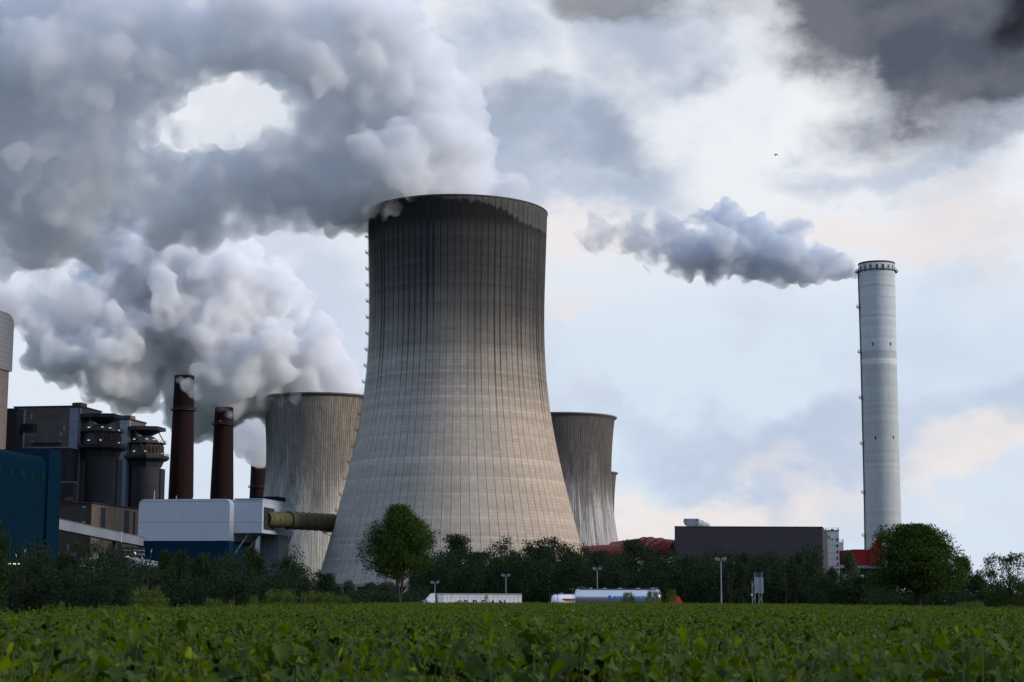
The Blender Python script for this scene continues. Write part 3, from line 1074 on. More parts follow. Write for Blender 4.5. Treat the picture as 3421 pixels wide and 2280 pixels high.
# brown bunker hall between the petrol hall and the white hall
S = Site(304, 1750, 885, -10)
t = S.thing('bunker_hall', 'brown stained hall with dark vertical strips, behind the sloping grey conveyor', 'building')
x0 = S.X(170, 1750)
zt = S.Z(304, 1682)
dd = S.D(475, 1707)
MB().box(x0, -.004, 0, dd, 0, zt).build('dark_wall', M_BROWN_D, t)
MB().box(-.003, .35, -.35, dd, 0, zt - .3).build('stained_wall', M_BEIGE, t)
MB().box(x0 - .4, .7, -.6, dd + .4, zt, zt + .6).build('roof', M_ROOF, t)
for a, b in ((337, 352), (416, 432), (445, 452)):
    y0, y1 = S.D(a, 1720, .35), S.D(b, 1720, .35)
    MB().box(.35, .5, y0, y1, S.Z(a, 1790, .35, y0), zt - 1.5).build('window_strip', M_DARK, t)
for a, b in ((278, 1694), (283.5, 1694), (276.5, 1746), (283, 1746)):
    x = S.X(a, b)
    z = S.Z(a, b, x)
    MB().box(x - .4, x + .4, -.1, -.002, z - .4, z + .4).build('wall_light', mat_paint('pale_fitting', (.2, .25, .25), .4), t)

# white and blue hall with the box the duct leaves from
S = Site(767, 1740, 830, -10)
t = S.thing('white_hall', 'white over dark blue hall with rounded upper corners and a boxy duct house', 'building')
x0 = S.X(462, 1750)
zt = S.Z(767, 1667)
zb = S.Z(767, 1807)
dd = S.D(845, 1800)
MB().prism(rounded(x0, 0, zb, zt, 2.7, 2.7), 0, dd, True).build('white_cladding', M_WHITE, t)
MB().box(x0 + .15, -.15, .15, dd - .1, 0, zb - .004).build('blue_cladding', M_NAVY, t)
y0 = 6.0
xb = S.X(876, 1720, y0)
zbt, zbb = S.Z(876, 1669, xb, y0), S.Z(876, 1781, xb, y0)
db = S.D(980, 1692, xb)
MB().box(.004, xb, y0, db, zbb, zbt).build('duct_house', M_WHITE, t)
MB().box(.003, xb + .25, y0 - .25, db + .25, zbt, zbt + .5).build('roof_edge', mat_paint('pale_roof_edge', (.3, .33, .37), .5), t)
xs0, xs1 = S.X(850, 1830, dd), S.X(922, 1830, dd)
MB().box(3.5, xb - 1.0, dd + .3, dd + 16, 0, zbb - .004).build('support_block', M_GREY, t)
for a, b in (((0, y0 + 1.5, zb - 6), (7, y0 + 1.5, zbb)), ((0, y0 + 14, zb - 7), (8, y0 + 14, zbb)), ((xb - 1.5, db - 4, zbb - 5), (xb - .6, db - 1.5, zbb))):
    MB().bar(a, b, .55).build('strut', M_GREY, t)
xr0, xr1 = S.X(848, 1665, 40), S.X(930, 1665, 40)
MB().box(xr0, xr1, 40, 52, zbt - 4, S.Z(900, 1659, xb, 40)).build('roof_house', M_TEAL, t)
# duct opening in the side of the box
zo = S.Z(892, 1733, xb, y0 + 8)
MB().box(xb + .002, xb + .35, y0 + 2.2, y0 + 17.5, zo - 5.2, zo + 5.0).build('opening', M_DARK, t)
for px, dz in ((511, 4.2), (585, 1.6), (640, .9)):
    x = S.X(px, 1675)
    MB().bar((x, 1.5, zt - .1), (x, 1.5, zt + dz), .3).build('roof_mast', M_PALE, t)

# olive duct into the huge tower
wall = S.o + S.u * (xb - 1) + S.v * (y0 + 9)
A = Vector((wall.x, wall.y, zo + GZ - .2))
B = at(1150, 1735, 888)
B.z = A.z
t = thing('flue_duct', 'olive green ribbed duct from the white box to the huge cooling tower', 'duct', (A.x, A.y, A.z))
d = B - A
R_D = 4.15
pip = MB().tube([(0, 0, 0), d * .27], R_D * .86, 32, cap=True)
pip.tube([d * .27, d], R_D, 32, cap=True)
pip.build('pipe', M_OLIVE, t)
for k, w in ((.03, .25), (.115, .22), (.17, .22), (.27, .5), (.36, .2), (.45, .2), (.53, .3), (.62, .2), (.70, .2), (.78, .3), (.84, .25)):
    rr = (R_D * .86 if k < .26 else R_D) + .22
    p0 = d * k
    p1 = p0 + d.normalized() * w
    MB().tube([p0, p1], rr, 32).build('flange', mat_paint('duct_flange', (.07, .062, .03), .5) if k == .03 else bpy.data.materials['duct_flange'], t)
q = d * .80
m = MB()
for yy in (-2.5, 2.5):
    m.bar(q + Vector((-3, yy, -R_D - .4)), q + Vector((6.5, yy, -R_D - .4)), .35)
    m.bar(q + Vector((-3, yy, -R_D - .4)), q + Vector((6, yy, -R_D - 5)), .3)
    for k in range(5):
        m.bar(q + Vector((-3 + 2 * k, yy, -R_D - .4)), q + Vector((-3 + 2 * k, yy, -R_D + 1.1)), .12)
    m.bar(q + Vector((-3, yy, -R_D + 1.1)), q + Vector((6, yy, -R_D + 1.1)), .12)
m.box(q.x - 3, q.x + 6.5, q.y - 2.5, q.y + 2.5, -R_D - .3, -R_D - .1)
m.build('bracket', M_STEEL, t)

# sloping conveyor gallery
A, B = at(150, 1745, 690), at(475, 1812, 842)
t = thing('conveyor_gallery', 'sloping grey conveyor gallery from the petrol hall down to the white hall', 'conveyor', (A.x, A.y, 0))
o3 = Vector((A.x, A.y, 0))
a, b = A - o3, B - o3
MB().bar(a, b, 3.6, 4.0).build('casing', M_GREY, t)
up = Vector((0, 0, 2.05))
MB().bar(a + up, b + up, 4.1, .22).build('roof', mat_paint('brown_grey_roof', (.16, .13, .12), .6), t)
pm_ = a.lerp(b, .70)
dn = (b - a).normalized()
MB().bar(pm_ - dn * .8, pm_ + dn * .8, 4.2, 4.5).build('collar', mat_paint('pale_collar', (.32, .36, .42), .5), t)
m = MB()
foot = Vector((pm_.x, pm_.y, GZ))
for sx in (-1, 1):
    for sy in (-1, 1):
        m.bar(pm_ + Vector((sx * 1.2, sy * 2, -2.2)), foot + Vector((sx * 4.5, sy * 4.0, 0)), .8)
for k in (.3, .6):
    zc = pm_.z * k
    w = 1.2 + 3.3 * (1 - k)
    m.bar((pm_.x - w, pm_.y - 3.2, zc), (pm_.x + w, pm_.y - 3.2, zc), .5)
    m.bar((pm_.x - w, pm_.y - 3.2, zc), (pm_.x + w * .6, pm_.y - 3.2, zc + 7), .35)
m.build('trestle', M_DARK, t)

# low white hall behind the hedge, its grey roof, and the yard lights
S = Site(458, 1900, 640, -6)
t = S.thing('low_white_hall', 'low white hall with grey roof, seen through the thin trees', 'building')
x0 = S.X(287, 1900)
zt = S.Z(458, 1878)
zb = S.Z(458, 1948)
MB().box(x0, 0, 0, 26, zb, zt).build('white_cladding', M_WHITE, t)
MB().box(x0 + .1, -.1, .1, 25.8, 0, zb - .004).build('blue_cladding', M_NAVY, t)
MB().prism([(x0 - .4, zt), (.4, zt), (.4, zt + .5), (x0 * .5, zt + 2.2), (x0 - .4, zt + .5)], -.4, 27).build('roof', M_GREY, t)
S = Site(284, 1925, 650, -6)
t = S.thing('low_grey_shed', 'low grey shed with strip roof beside the low white hall, behind the hedge', 'building')
x0 = S.X(30, 1925)
zt = S.Z(284, 1896)
MB().box(x0, 0, 0, 20, 0, zt).build('walls', mat_paint('dull_grey_cladding', (.16, .18, .2), .6, rib=.5, streak=.2), t)
MB().box(x0 - .4, .4, -.5, 20.5, zt, zt + .5).build('roof', mat_paint('pale_grey_roof', (.28, .3, .33), .6), t)
for k in range(6):
    xx = x0 + 6 + k * 4
    MB().box(xx, xx + 2.4, -.12, -.003, zt - 3.6, zt - .8).build('window', M_GLASS, t)
S = Site(300, 1850, 700, -10)
t = S.thing('pale_low_block', 'low pale concrete block with a short pipe, at the foot of the brown hall', 'building')
x0 = S.X(185, 1850)
zt = S.Z(300, 1845)
MB().box(x0, 0, 0, 10, 0, zt).build('walls', mat_paint('pale_block_concrete', (.15, .145, .14), .85, streak=.2), t)
MB().box(x0 - .2, .2, -.2, 10.2, zt, zt + .3).build('roof', M_ROOF, t)
xp = S.X(212, 1850)
MB().tube([(xp, 3, zt), (xp, 3, zt + 2.8)], .7, 14).tube([(xp, 3, zt + 2.8), (xp, 3, zt + 3.3)], .9, 14).build('vent_pipe', M_DARK, t)

S = Site(435, 1850, 760, -10)
t = S.thing('pipe_rack', 'dark steel pipe rack with lit lamps next to the white hall', 'pipe rack')
m = MB()
xa, xb2 = S.X(411, 1850), S.X(458, 1850)
zr = [S.Z(435, q) for q in (1830, 1845, 1858, 1872)]
for x in np.linspace(xa, xb2, 4):
    for y in (0, 6):
        m.bar((x, y, 0), (x, y, zr[0]), .4)
for z in zr:
    for y in (0, 6):
        m.bar((xa - 1, y, z), (xb2 + 1, y, z), .45)
m.build('frame', M_DSTEEL, t)
for z, r in ((zr[1] + .6, .4), (zr[2] + .6, .5), (zr[3] + .5, .35)):
    MB().tube([(xa - 2, 3, z), (xb2 + 2, 3, z)], r, 12).build('pipe', M_STEEL, t)
for px, py, w in ((368, 1861, 1.1), (396, 1861, 1.1), (425, 1860, 1.5), (449, 1851, 1.5), (451, 1846, .7)):
    x = S.X(px, py, -.4)
    z = S.Z(px, py, x, -.4)
    MB().box(x - w / 2, x + w / 2, -.5, -.3, z - .13, z + .08).build('lamp', M_LAMP, t)


def yard_light(px, py, Y, n, lab):
    p = at(px, py, Y)
    t = thing('yard_light', lab, 'yard light', (p.x, p.y, GZ), group='yard lights behind the hedge')
    h = p.z - GZ
    MB().bar((0, 0, 0), (0, 0, h + .3), .18).build('pole', M_STEEL, t)
    MB().bar((-1.6 * n / 2, 0, h + .25), (1.6 * n / 2, 0, h + .25), .12).build('crossbar', M_STEEL, t)
    for k in range(n):
        x = (k - (n - 1) / 2) * 1.5
        MB().box(x - .45, x + .45, -.35, .1, h - .12, h + .12).build('lamp', M_LAMP, t)


yard_light(50, 1884.5, 560, 3, 'three lit lamps on a pole in front of the petrol hall')
yard_light(4, 1886, 580, 1, 'single lit lamp low against the petrol hall, at the picture edge')
yard_light(247, 1886, 600, 2, 'two lit lamps above the low grey shed')
yard_light(267, 1891, 590, 3, 'lit lamps in a close row where the low grey shed meets the white hall')
yard_light(449, 1891.5, 600, 1, 'single lit lamp against the low white hall wall')

# ---------------------------------------------------------------- right hand group
S = Site(2748, 1800, 700, 0)
t = S.thing('grey_hall', 'long dark grey corrugated hall with a plain flat roof, left of the white stair tower', 'building')
x0 = S.X(2254, 1800)
zt = S.Z(2748, 1762.5)
dd = 80.0
sk = S.X(2764, 1787, dd)
MB().prism_z([(x0, 0), (0, 0), (sk, dd), (x0 + sk, dd)], 0, zt).build('walls', M_HALL, t)
MB().prism_z([(x0 - .12, -.12), (.12, -.12), (sk + .12, dd + .1), (x0 + sk - .12, dd + .1)], zt, zt + .28).build('roof_edge', M_ROOF, t)
HS, Hzt = S, zt
c = S.o + S.u * S.X(2309, 1750, 3) + S.v * 3
t = thing('roof_duct', 'pale metal ventilation duct lying on the grey hall roof', 'duct', (c.x, c.y, GZ + zt + .28), -math.atan2(sk, dd))
sc = 703 / 6000
o_ = [(-13, 26.0), (-24, 26.0), (-26, 17), (-24, 9), (-19, 3.5), (-12, .2), (15, .2), (20, 3.5), (24.5, 9), (26, 17), (24, 26.0), (13, 26)]
o_ = [(x * sc, z * sc) for x, z in o_][::-1]
MB().prism(o_, 0, 52, False).build('casing', mat_paint('pale_duct_metal', (.40, .43, .46), .45, .25, var=.15, streak=.35), t)
for yy in (17, 34):
    MB().prism([(x * 1.04, z * 1.02) for x, z in o_], yy, yy + .6).build('joint_band', M_STEEL, t)
for x, z in ((-17, 21), (18, 21), (-17, 6), (18, 6)):
    MB().box(x * sc - .18, x * sc + .18, -.1, -.002, z * sc - .2, z * sc + .2).build('bolt_plate', M_DSTEEL, t)

S = Site(2803, 1800, 792, -8)
t = S.thing('stair_tower', 'white concrete stair tower with a column of dark windows beside the grey hall', 'tower')
x0 = S.X(2761, 1800)
zt = S.Z(2803, 1774)
dd = 14
MB().box(x0, 0, 0, dd, 0, zt).build('walls', M_PALE, t)
MB().box(x0 - .12, .12, -.12, dd + .12, zt, zt + .3).build('roof_edge', M_ROOF, t)
for a, b, c_, d_ in ((2795, 2799.6, 1798, 1809), (2795.3, 2800, 1819, 1829.5), (2795.8, 2800.5, 1839.5, 1850), (2796.4, 2801, 1860, 1870.5), (2797, 2801.7, 1880, 1890.5), (2797.6, 2802.3, 1899, 1909.5),
                     (2764.8, 2773, 1793, 1797.3), (2779, 2783.5, 1801.2, 1805.2)):
    xa, xb = S.X(a, c_), S.X(b, c_)
    f = MB().box(xa, xb, -.1, -.002, S.Z(a, d_, xa), S.Z(a, c_, xa)).build('window', M_DSTEEL, t)
    MB().box(xa + .1, xb - .1, -.14, -.103, S.Z(a, d_, xa) + .1, S.Z(a, c_, xa) - .1).build('pane', M_GLASS, f)
m = MB()
for a, b in (((x0, 0), (0, 0)), ((0, 0), (0, dd)), ((x0, 0), (x0, dd)), ((x0, dd), (0, dd))):
    for zz in (.55, 1.1):
        m.bar((*a, zt + .3 + zz), (*b, zt + .3 + zz), .07)
    for k in range(6):
        q = Vector((*a, 0)).lerp(Vector((*b, 0)), k / 5)
        m.bar((q.x, q.y, zt + .3), (q.x, q.y, zt + 1.4), .07)
m.build('railing', M_STEEL, t)
MB().box(x0 + 2.2, x0 + 3.2, 3, 4.5, zt + .3, zt + 1.0).build('roof_unit', M_DSTEEL, t)
S = Site(2818.5, 1840, 870, -8)
t = S.thing('stair_tower', 'small pale tower peeping out just behind the white stair tower', 'tower')
x0 = S.X(2795, 1840)
zt = S.Z(2818, 1811)
MB().box(x0, 0, 0, 10, 0, zt).build('walls', M_PALE, t)
m = MB()
for a, b in (((x0, 0), (0, 0)), ((0, 0), (0, 10))):
    for zz in (.6, 1.2):
        m.bar((*a, zt + zz), (*b, zt + zz), .09)
    for k in range(5):
        q = Vector((*a, 0)).lerp(Vector((*b, 0)), k / 4)
        m.bar((q.x, q.y, zt), (q.x, q.y, zt + 1.2), .09)
m.build('railing', M_STEEL, t)

S = Site(2948, 1850, 815, -5)
t = S.thing('red_duct_house', 'red clad duct house stepping up against the foot of the pale chimney stack', 'building')
P = [(2905, 1838), (2904, 1888), (2948, 1888), (2948, 1800), (2936.5, 1800), (2936.5, 1804)]
loc = lambda px, py: (S.X(px, py), S.Z(px, py, S.X(px, py)))
dps = S.D(2995, 1806)
o_ = [loc(*q) for q in P]
MB().prism(o_, 0, max(10, min(dps, 40))).build('sloping_duct', M_RED, t)
o_ = [loc(*q) for q in ((2849, 1888), (2903.8, 1888), (2903.8, 1838), (2889.5, 1838), (2889.5, 1836), (2849, 1836))]
MB().prism(o_, .25, 12).build('level_duct', M_RED, t)
o_ = [loc(*q) for q in ((2790, 1888), (2848.8, 1888), (2848.8, 1837.5), (2826, 1837.5), (2826, 1839.5), (2790, 1839.5))]
MB().prism(o_, 3.0, 12).build('recessed_duct', M_RED, t)
xl = loc(2790, 1888)[0]
xr = loc(3000, 1888)[0]
z1, z2 = loc(2900, 1888)[1] - .02, loc(2900, 1899)[1]
MB().box(xl, xr, .6, 11, z2, z1).build('support_beam', M_GREY, t)
for px in (2811, 2842, 2868, 2907, 2940, 2975):
    x = loc(px, 1900)[0]
    for y in (1.5, 10):
        MB().box(x - .55, x + .55, y - .5, y + .5, 0, z2 - .004).build('support_column', M_BROWN_D, t)
za, zb = loc(2900, 1899)[1] - .03, loc(2900, 1920)[1]
MB().box(loc(2868, 1900)[0] + .6, xr, 8.3, 8.8, zb, za).build('screen_panel', M_DARK, t)
MB().box(xl, loc(2868, 1900)[0] - .6, 8.3, 8.8, zb, za).build('screen_panel', M_DARK, t)


def big_pipe(pts_px, rad_px_first, lab, rings, rad):
    pts = [at(*q) for q in pts_px]
    o3 = pts[0].copy()
    t = thing('red_pipe', lab, 'pipe', o3, group='red water pipes')
    # round the corners
    loc_ = [p - o3 for p in pts]
    path = []
    for i, p in enumerate(loc_):
        if 0 < i < len(loc_) - 1:
            a, b = loc_[i - 1], loc_[i + 1]
            da, db_ = (a - p), (b - p)
            c = min(rad * 1.5, da.length * .45, db_.length * .45)
            for k in range(7):
                u_ = k / 6
                q0, q1 = p + da.normalized() * c * (1 - u_), p + db_.normalized() * c * u_
                path.append(q0.lerp(q1, u_))
        else:
            path.append(p)
    MB().tube(path, rad, 32).build('pipe', M_REDP, t)
    for i, k in rings:
        a, b = loc_[i], loc_[i + 1]
        p = a.lerp(b, k)
        d = (b - a).normalized()
        MB().tube([p - d * .5, p + d * .5], rad + .35, 32).build('flange', M_REDP, t)
    return t


big_pipe([(1905, 1847, 985), (2202, 1837, 722), (2262, 1836, 706)], 26, 'long red pipe from behind the huge tower, bending into the grey hall', [(0, .90), (0, .97), (1, .35)], 3.15)
big_pipe([(2050, 1832, 1010), (2163, 1822, 800), (2262, 1834, 735)], 26, 'upper red pipe with a bend, behind the long red pipe beside the grey hall', [(0, .93), (1, .12), (1, .45)], 3.5)
# ------------------------------------------------------------------ ground, road
EDGE = [(-2500, 45), (-900, 46), (0, 52), (450, 72), (900, 106), (1300, 190), (1550, 246), (1750, 252), (2300, 246), (2600, 220), (2900, 165), (3421, 110), (4300, 90), (6500, 80)]


def edge_at(x, y):
    """How far the crop reaches in the direction of ground point (x, y)."""
    px = 1710 + 6000 * np.tan(np.clip(np.arctan2(x, np.maximum(y, 1e-3)), -1.2, 1.2))
    return np.interp(px, [e[0] for e in EDGE], [e[1] for e in EDGE])


def ground_z(x, y):
    e = edge_at(np.asarray(x, float), np.asarray(y, float))
    q = np.clip((np.asarray(y) - e - 1) / 10.0, 0, 1)
    return GZ * q * q * (3 - 2 * q)


def build_ground():
    ang = np.concatenate([np.radians(np.arange(-24, 24.01, 0.75)), np.radians(np.arange(30, 334, 6))])
    rad = np.concatenate([[0.5], np.arange(10, 300, 5), np.geomspace(300, 20000, 16)])
    vs, fs = [], []
    na = len(ang)
    for r in rad:
        x, y = r * np.sin(ang), r * np.cos(ang)
        z = np.where(y > 0, ground_z(x, np.maximum(y, 0.01)), 0)
        vs += list(zip(x.tolist(), y.tolist(), z.tolist()))
    for i in range(len(rad) - 1):
        for k in range(na):
            a, b = i * na + k, i * na + (k + 1) % na
            fs.append((a, b, b + na, a + na))
    m = MB()
    m.faces(vs, fs, True)
    m.poly([vs[k] for k in range(na)][::-1])
    mt, N, out = mat_new('soil_and_grass')
    p = N.obj()
    n1 = N.noise(p, 0.35, 5.0, 0.65)
    n2 = N.noise(p, 0.02, 3.0, 0.5)
    col = N.mix(N.sm(n1, 0.35, 0.65), (0.022, 0.034, 0.012), (0.045, 0.036, 0.02))
    col = N.mix(N.mul(N.sm(n2, 0.4, 0.6), 0.6), col, (0.03, 0.055, 0.015))
    principled(N, out, col, 0.95, bump=n1, bump_d=0.1, spec=0.1)
    o = m.build('ground', mt)
    tag(o, None, kind='structure')
    m = MB()
    m.box(-260, 320, 266, 322, GZ - .2, GZ + .006)
    mt, N, out = mat_new('asphalt')
    n = N.noise(N.obj(), 3.0, 5.0, 0.7)
    principled(N, out, N.mix(n, (0.035, 0.035, 0.037), (0.065, 0.064, 0.062)), 0.9, bump=n, bump_d=.01)
    tag(m.build('road', mt), None, kind='structure')


build_ground()


# ------------------------------------------------------------------ leaves
def mat_leaf(name, dark, light, pale, trans=0.3, rough=0.7, spec=0.07):
    """dark/light: the range over single leaves; pale: the underside."""
    m, N, out = mat_new(name)
    at_ = N.n('Attribute', attribute_name='tint', attribute_type='GEOMETRY')
    t = at_.outputs['Fac']
    oi = N.n('ObjectInfo').outputs['Random']
    col = N.mix(t, dark, light)
    col = N.v('SCALE', col, scale=N.lin(oi, 0, 1, 0.82, 1.18))
    bf = N.n('NewGeometry').outputs['Backfacing']
    col = N.mix(N.mul(bf, 0.6), col, pale)
    b = N.n('BsdfPrincipled')
    N.put(b.inputs['Base Color'], col)
    b.inputs['Roughness'].default_value = rough
    b.inputs['Specular IOR Level'].default_value = spec
    tr = N.n('BsdfTranslucent')
    N.put(tr.inputs['Color'], N.v('MULTIPLY', col, (1.3, 1.4, 0.5)))
    ms = N.n('MixShader')
    ms.inputs[0].default_value = trans
    N.t.links.new(b.outputs[0], ms.inputs[1])
    N.t.links.new(tr.outputs[0], ms.inputs[2])
    N.t.links.new(ms.outputs[0], out.inputs['Surface'])
    return m


def unit(v):
    return v / np.maximum(np.linalg.norm(v, axis=-1, keepdims=True), 1e-9)


def leaf_arrays(pos, nrm, direc, size, kind):
    """Vertices and faces of many leaves. kind 'quad' = a bent lozenge, 'lobed' = a three-lobed leaf with a folded midrib."""
    n = len(pos)
    d = unit(direc - nrm * (direc * nrm).sum(1, keepdims=True))
    s = np.cross(nrm, d)
    size = np.broadcast_to(np.asarray(size, float).reshape(-1, 1), (n, 1))
    if kind == 'quad':
        T = np.array([[0, 0, 0], [.42, .45, .10], [0, 1.0, -.06], [-.42, .45, .10]])
        Fc = np.array([[0, 1, 2, 3]])
    elif kind == 'sharp':
        T = np.array([[0, 0, 0], [.26, .35, .06], [0, 1.1, -.12], [-.26, .35, .06]])
        Fc = np.array([[0, 1, 2, 3]])
    else:
        T = np.array([[0, 0, 0], [.30, -.12, .06], [.52, .18, .19], [.36, .36, .14], [.34, .60, .10], [.17, .72, .04], [0, 1.0, -.24],
                      [-.17, .72, .04], [-.34, .60, .10], [-.36, .36, .14], [-.52, .18, .19], [-.30, -.12, .06], [0, .42, -.03]])
        Fc = None
    V = pos[:, None, :] + size[:, :, None] * (T[None, :, 0:1] * s[:, None, :] + T[None, :, 1:2] * d[:, None, :] + T[None, :, 2:3] * nrm[:, None, :])
    k = len(T)
    base = (np.arange(n) * k)[:, None, None]
    if Fc is not None:
        fs = (Fc[None] + base).reshape(-1, Fc.shape[1])
    else:
        tri = np.array([[12, i, i + 1] for i in range(0, 11)] + [[12, 11, 0]])
        fs = (tri[None] + base).reshape(-1, 3)
    return V.reshape(-1, 3), fs, k


def mesh_np(name, groups, mat):
    """groups: list of (V, F, verts-per-leaf, tint per leaf)."""
    Vs, loops, starts, totals, tints = [], [], [], [], []
    off = ls = 0
    for V, Fx, k, tint in groups:
        Vs.append(V)
        loops.append((Fx + off).ravel())
        m = Fx.shape[1]
        starts.append(ls + np.arange(len(Fx)) * m)
        totals.append(np.full(len(Fx), m))
        tints.append(np.repeat(tint, k))
        off += len(V)
        ls += Fx.size
    V = np.concatenate(Vs).astype(np.float32)
    L = np.concatenate(loops).astype(np.int32)
    S_ = np.concatenate(starts).astype(np.int32)
    me = bpy.data.meshes.new(name)
    me.vertices.add(len(V))
    me.vertices.foreach_set('co', V.ravel())
    me.loops.add(len(L))
    me.loops.foreach_set('vertex_index', L)
    me.polygons.add(len(S_))
    me.polygons.foreach_set('loop_start', S_)
    me.update(calc_edges=True)
    a = me.attributes.new('tint', 'FLOAT', 'POINT')
    a.data.foreach_set('value', np.concatenate(tints).astype(np.float32))
    me.materials.append(mat)
    return me


# ------------------------------------------------------------------ trees
M_BARK = mat_paint('dark_bark', (0.036, 0.028, 0.022), 0.95, var=0.35, scale=3.0, streak=0.3)
L_BELT = mat_leaf('belt_leaves', (0.006, 0.015, 0.008), (0.028, 0.048, 0.020), (0.026, 0.042, 0.024))
L_WILLOW = mat_leaf('willow_leaves', (0.020, 0.034, 0.018), (0.065, 0.085, 0.045), (0.08, 0.10, 0.075))
L_HEDGE = mat_leaf('hedge_leaves', (0.006, 0.015, 0.006), (0.032, 0.055, 0.016), (0.028, 0.045, 0.022))
L_LIME = mat_leaf('lime_leaves', (0.008, 0.026, 0.004), (0.060, 0.102, 0.008), (0.035, 0.06, 0.016))
L_BUSH = mat_leaf('bush_leaves', (0.030, 0.055, 0.008), (0.115, 0.150, 0.025), (0.10, 0.13, 0.05))
L_RUST = mat_leaf('bush_leaves_rusty', (0.035, 0.05, 0.01), (0.14, 0.12, 0.03), (0.10, 0.10, 0.05))


def make_tree(seed, h, w, z0, nclump, nleaf, lsize, leaf_mat, profile, trunk_r=0.25, forks=5, limbs=True, gap=0.0, rc=(.16, .30), kind='quad', up=0.35, flat=0.8, lean=0.0, fill=0.35, lobes=0, lobe_r=(.30, .46), fork=False):
    """A tree of height h, crown width w starting at height z0; profile(u) is the relative half width at relative crown height u."""
    rng = np.random.default_rng(seed)
    u = rng.random(nclump) ** 0.85
    th = rng.random(nclump) * 2 * np.pi
    rr = np.array([profile(q) for q in u]) * (w / 2) * rng.uniform(.45, 1.0, nclump) ** .6
    C = np.stack([rr * np.cos(th), rr * np.sin(th), z0 + u * (h - z0)], 1)
    Rc = rng.uniform(rc[0], rc[1], nclump) * w * 0.5
    C[:, 2] = np.minimum(C[:, 2], h - Rc * flat * .9)
    C[:, 0] += lean * (C[:, 2] / h) ** 2
    LC = None
    if lobes:                                          # a few big lobes make the crown lopsided
        ul = np.linspace(.06, .86, lobes) + rng.normal(0, .05, lobes)
        tl = rng.random(lobes) * 6.28 + np.arange(lobes) * 2.4
        rl = np.array([profile(min(.98, max(.02, q))) for q in ul]) * (w / 2)
        LR = rl * rng.uniform(lobe_r[0], lobe_r[1], lobes) * 1.35 + w * .05
        off = np.maximum(rl - LR * .9, 0) * rng.uniform(.6, 1.15, lobes)
        LC = np.stack([off * np.cos(tl), off * np.sin(tl), z0 + ul * (h - z0)], 1)
        LC[-1, :2] *= .4
        li = rng.integers(0, lobes, nclump)
        dd = unit(rng.normal(0, 1, (nclump, 3)) + np.array([0, 0, .3]))
        C = LC[li] + dd * (LR[li] * rng.uniform(.45, 1.0, nclump))[:, None]
        C[:, 2] = np.clip(C[:, 2], z0 * .8 + Rc * .5, h - Rc * flat * .9)
    if gap:
        keep = rng.random(nclump) > gap
        C, Rc = C[keep], Rc[keep]
    per = (nleaf * Rc ** 2 / (Rc ** 2).sum()).astype(int) + 3
    idx = np.repeat(np.arange(len(C)), per)
    n = len(idx)
    d = unit(rng.normal(0, 1, (n, 3)) + np.array([0, 0, .25]))
    q = rng.random(n) ** 0.45
    # ragged clumps: the radius itself varies with direction
    wob = 1 + .28 * np.sin(d[:, 0] * 5 + idx) * np.cos(d[:, 1] * 4 + idx * 1.7) + rng.normal(0, .08, n)
    pos = C[idx] + d * (Rc[idx] * q * wob)[:, None] * np.array([1, 1, flat])
    # loose leaves through the whole crown between the clumps
    fl = rng.random(n) < fill
    nf = int(fl.sum())
    uf = rng.random(nf) ** .8
    tf = rng.random(nf) * 2 * np.pi
    lob = 1 + .16 * np.sin(tf * 3 + seed + uf * 5) + .12 * np.sin(tf * 5 - uf * 9)
    rf = np.array([profile(q_) for q_ in uf]) * (w / 2) * .90 * rng.random(nf) ** .5 * lob
    if lobes:
        lj = rng.integers(0, lobes, nf)
        pos[fl] = LC[lj] + unit(rng.normal(0, 1, (nf, 3))) * (LR[lj] * rng.random(nf) ** .4)[:, None]
        pos[:, 2] = np.minimum(pos[:, 2], h)
    else:
        pos[fl] = np.stack([rf * np.cos(tf) + lean * uf ** 2, rf * np.sin(tf), z0 + uf * (h * .95 - z0)], 1)
    pos[:, 2] = np.maximum(pos[:, 2], 0.1 if z0 < 1.5 else z0 * .80 + .35 * np.abs(rng.normal(0, 1, n)))
    ext = np.percentile(np.abs(pos[:, :2] - pos[:, :2].mean(0)), 98, axis=0)
    kx = (w / 2) / np.maximum(ext, .1)
    kz = (h - .15) / np.percentile(pos[:, 2], 99.7)
    mean = pos[:, :2].mean(0) * (0 if lean else .85)
    pos[:, :2] -= mean
    C[:, :2] -= mean
    pos = pos * np.array([kx[0], kx[1], kz])
    C = C * np.array([kx[0], kx[1], kz])
    nr = unit(d * .7 + rng.normal(0, .6, (n, 3)) + np.array([0, 0, up]))
    dr = unit(d + rng.normal(0, .7, (n, 3)) + np.array([0, 0, -.25]))
    tint = np.clip(rng.normal(.42, .26, n) + rng.normal(0, .16, len(C))[idx], 0, 1)
    sz = lsize * rng.uniform(.65, 1.35, n)
    V, Fx, k = leaf_arrays(pos, nr, dr, sz, kind)
    crown = mesh_np('crown', [(V, Fx, k, tint)], leaf_mat)
    m = MB()
    top = z0 + (h - z0) * .72
    zs = np.linspace(0, top, 7)
    pts = [(lean * (z / h) ** 2 + .12 * w * .1 * math.sin(z * .9 + seed), .1 * w * .1 * math.cos(z * .7 + seed), z) for z in zs]
    if fork:
        zf = z0 * .42
        m.tube([(0, 0, 0), (.03, 0, zf * .5), (0, 0, zf)], [trunk_r * 1.25, trunk_r, trunk_r * .95], 12)
        m.tube([(-.05, 0, zf - .15), (-.30, .1, zf + 1.3), (-.62, .15, z0 + .6), (-.8, 0, top)], [trunk_r * .72, trunk_r * .6, trunk_r * .5, .04], 10)
        m.tube([(.05, 0, zf - .15), (.42, -.1, zf + 1.3), (1.0, -.15, z0 + .6), (1.6, 0, top * .92)], [trunk_r * .68, trunk_r * .55, trunk_r * .45, .04], 10)
    else:
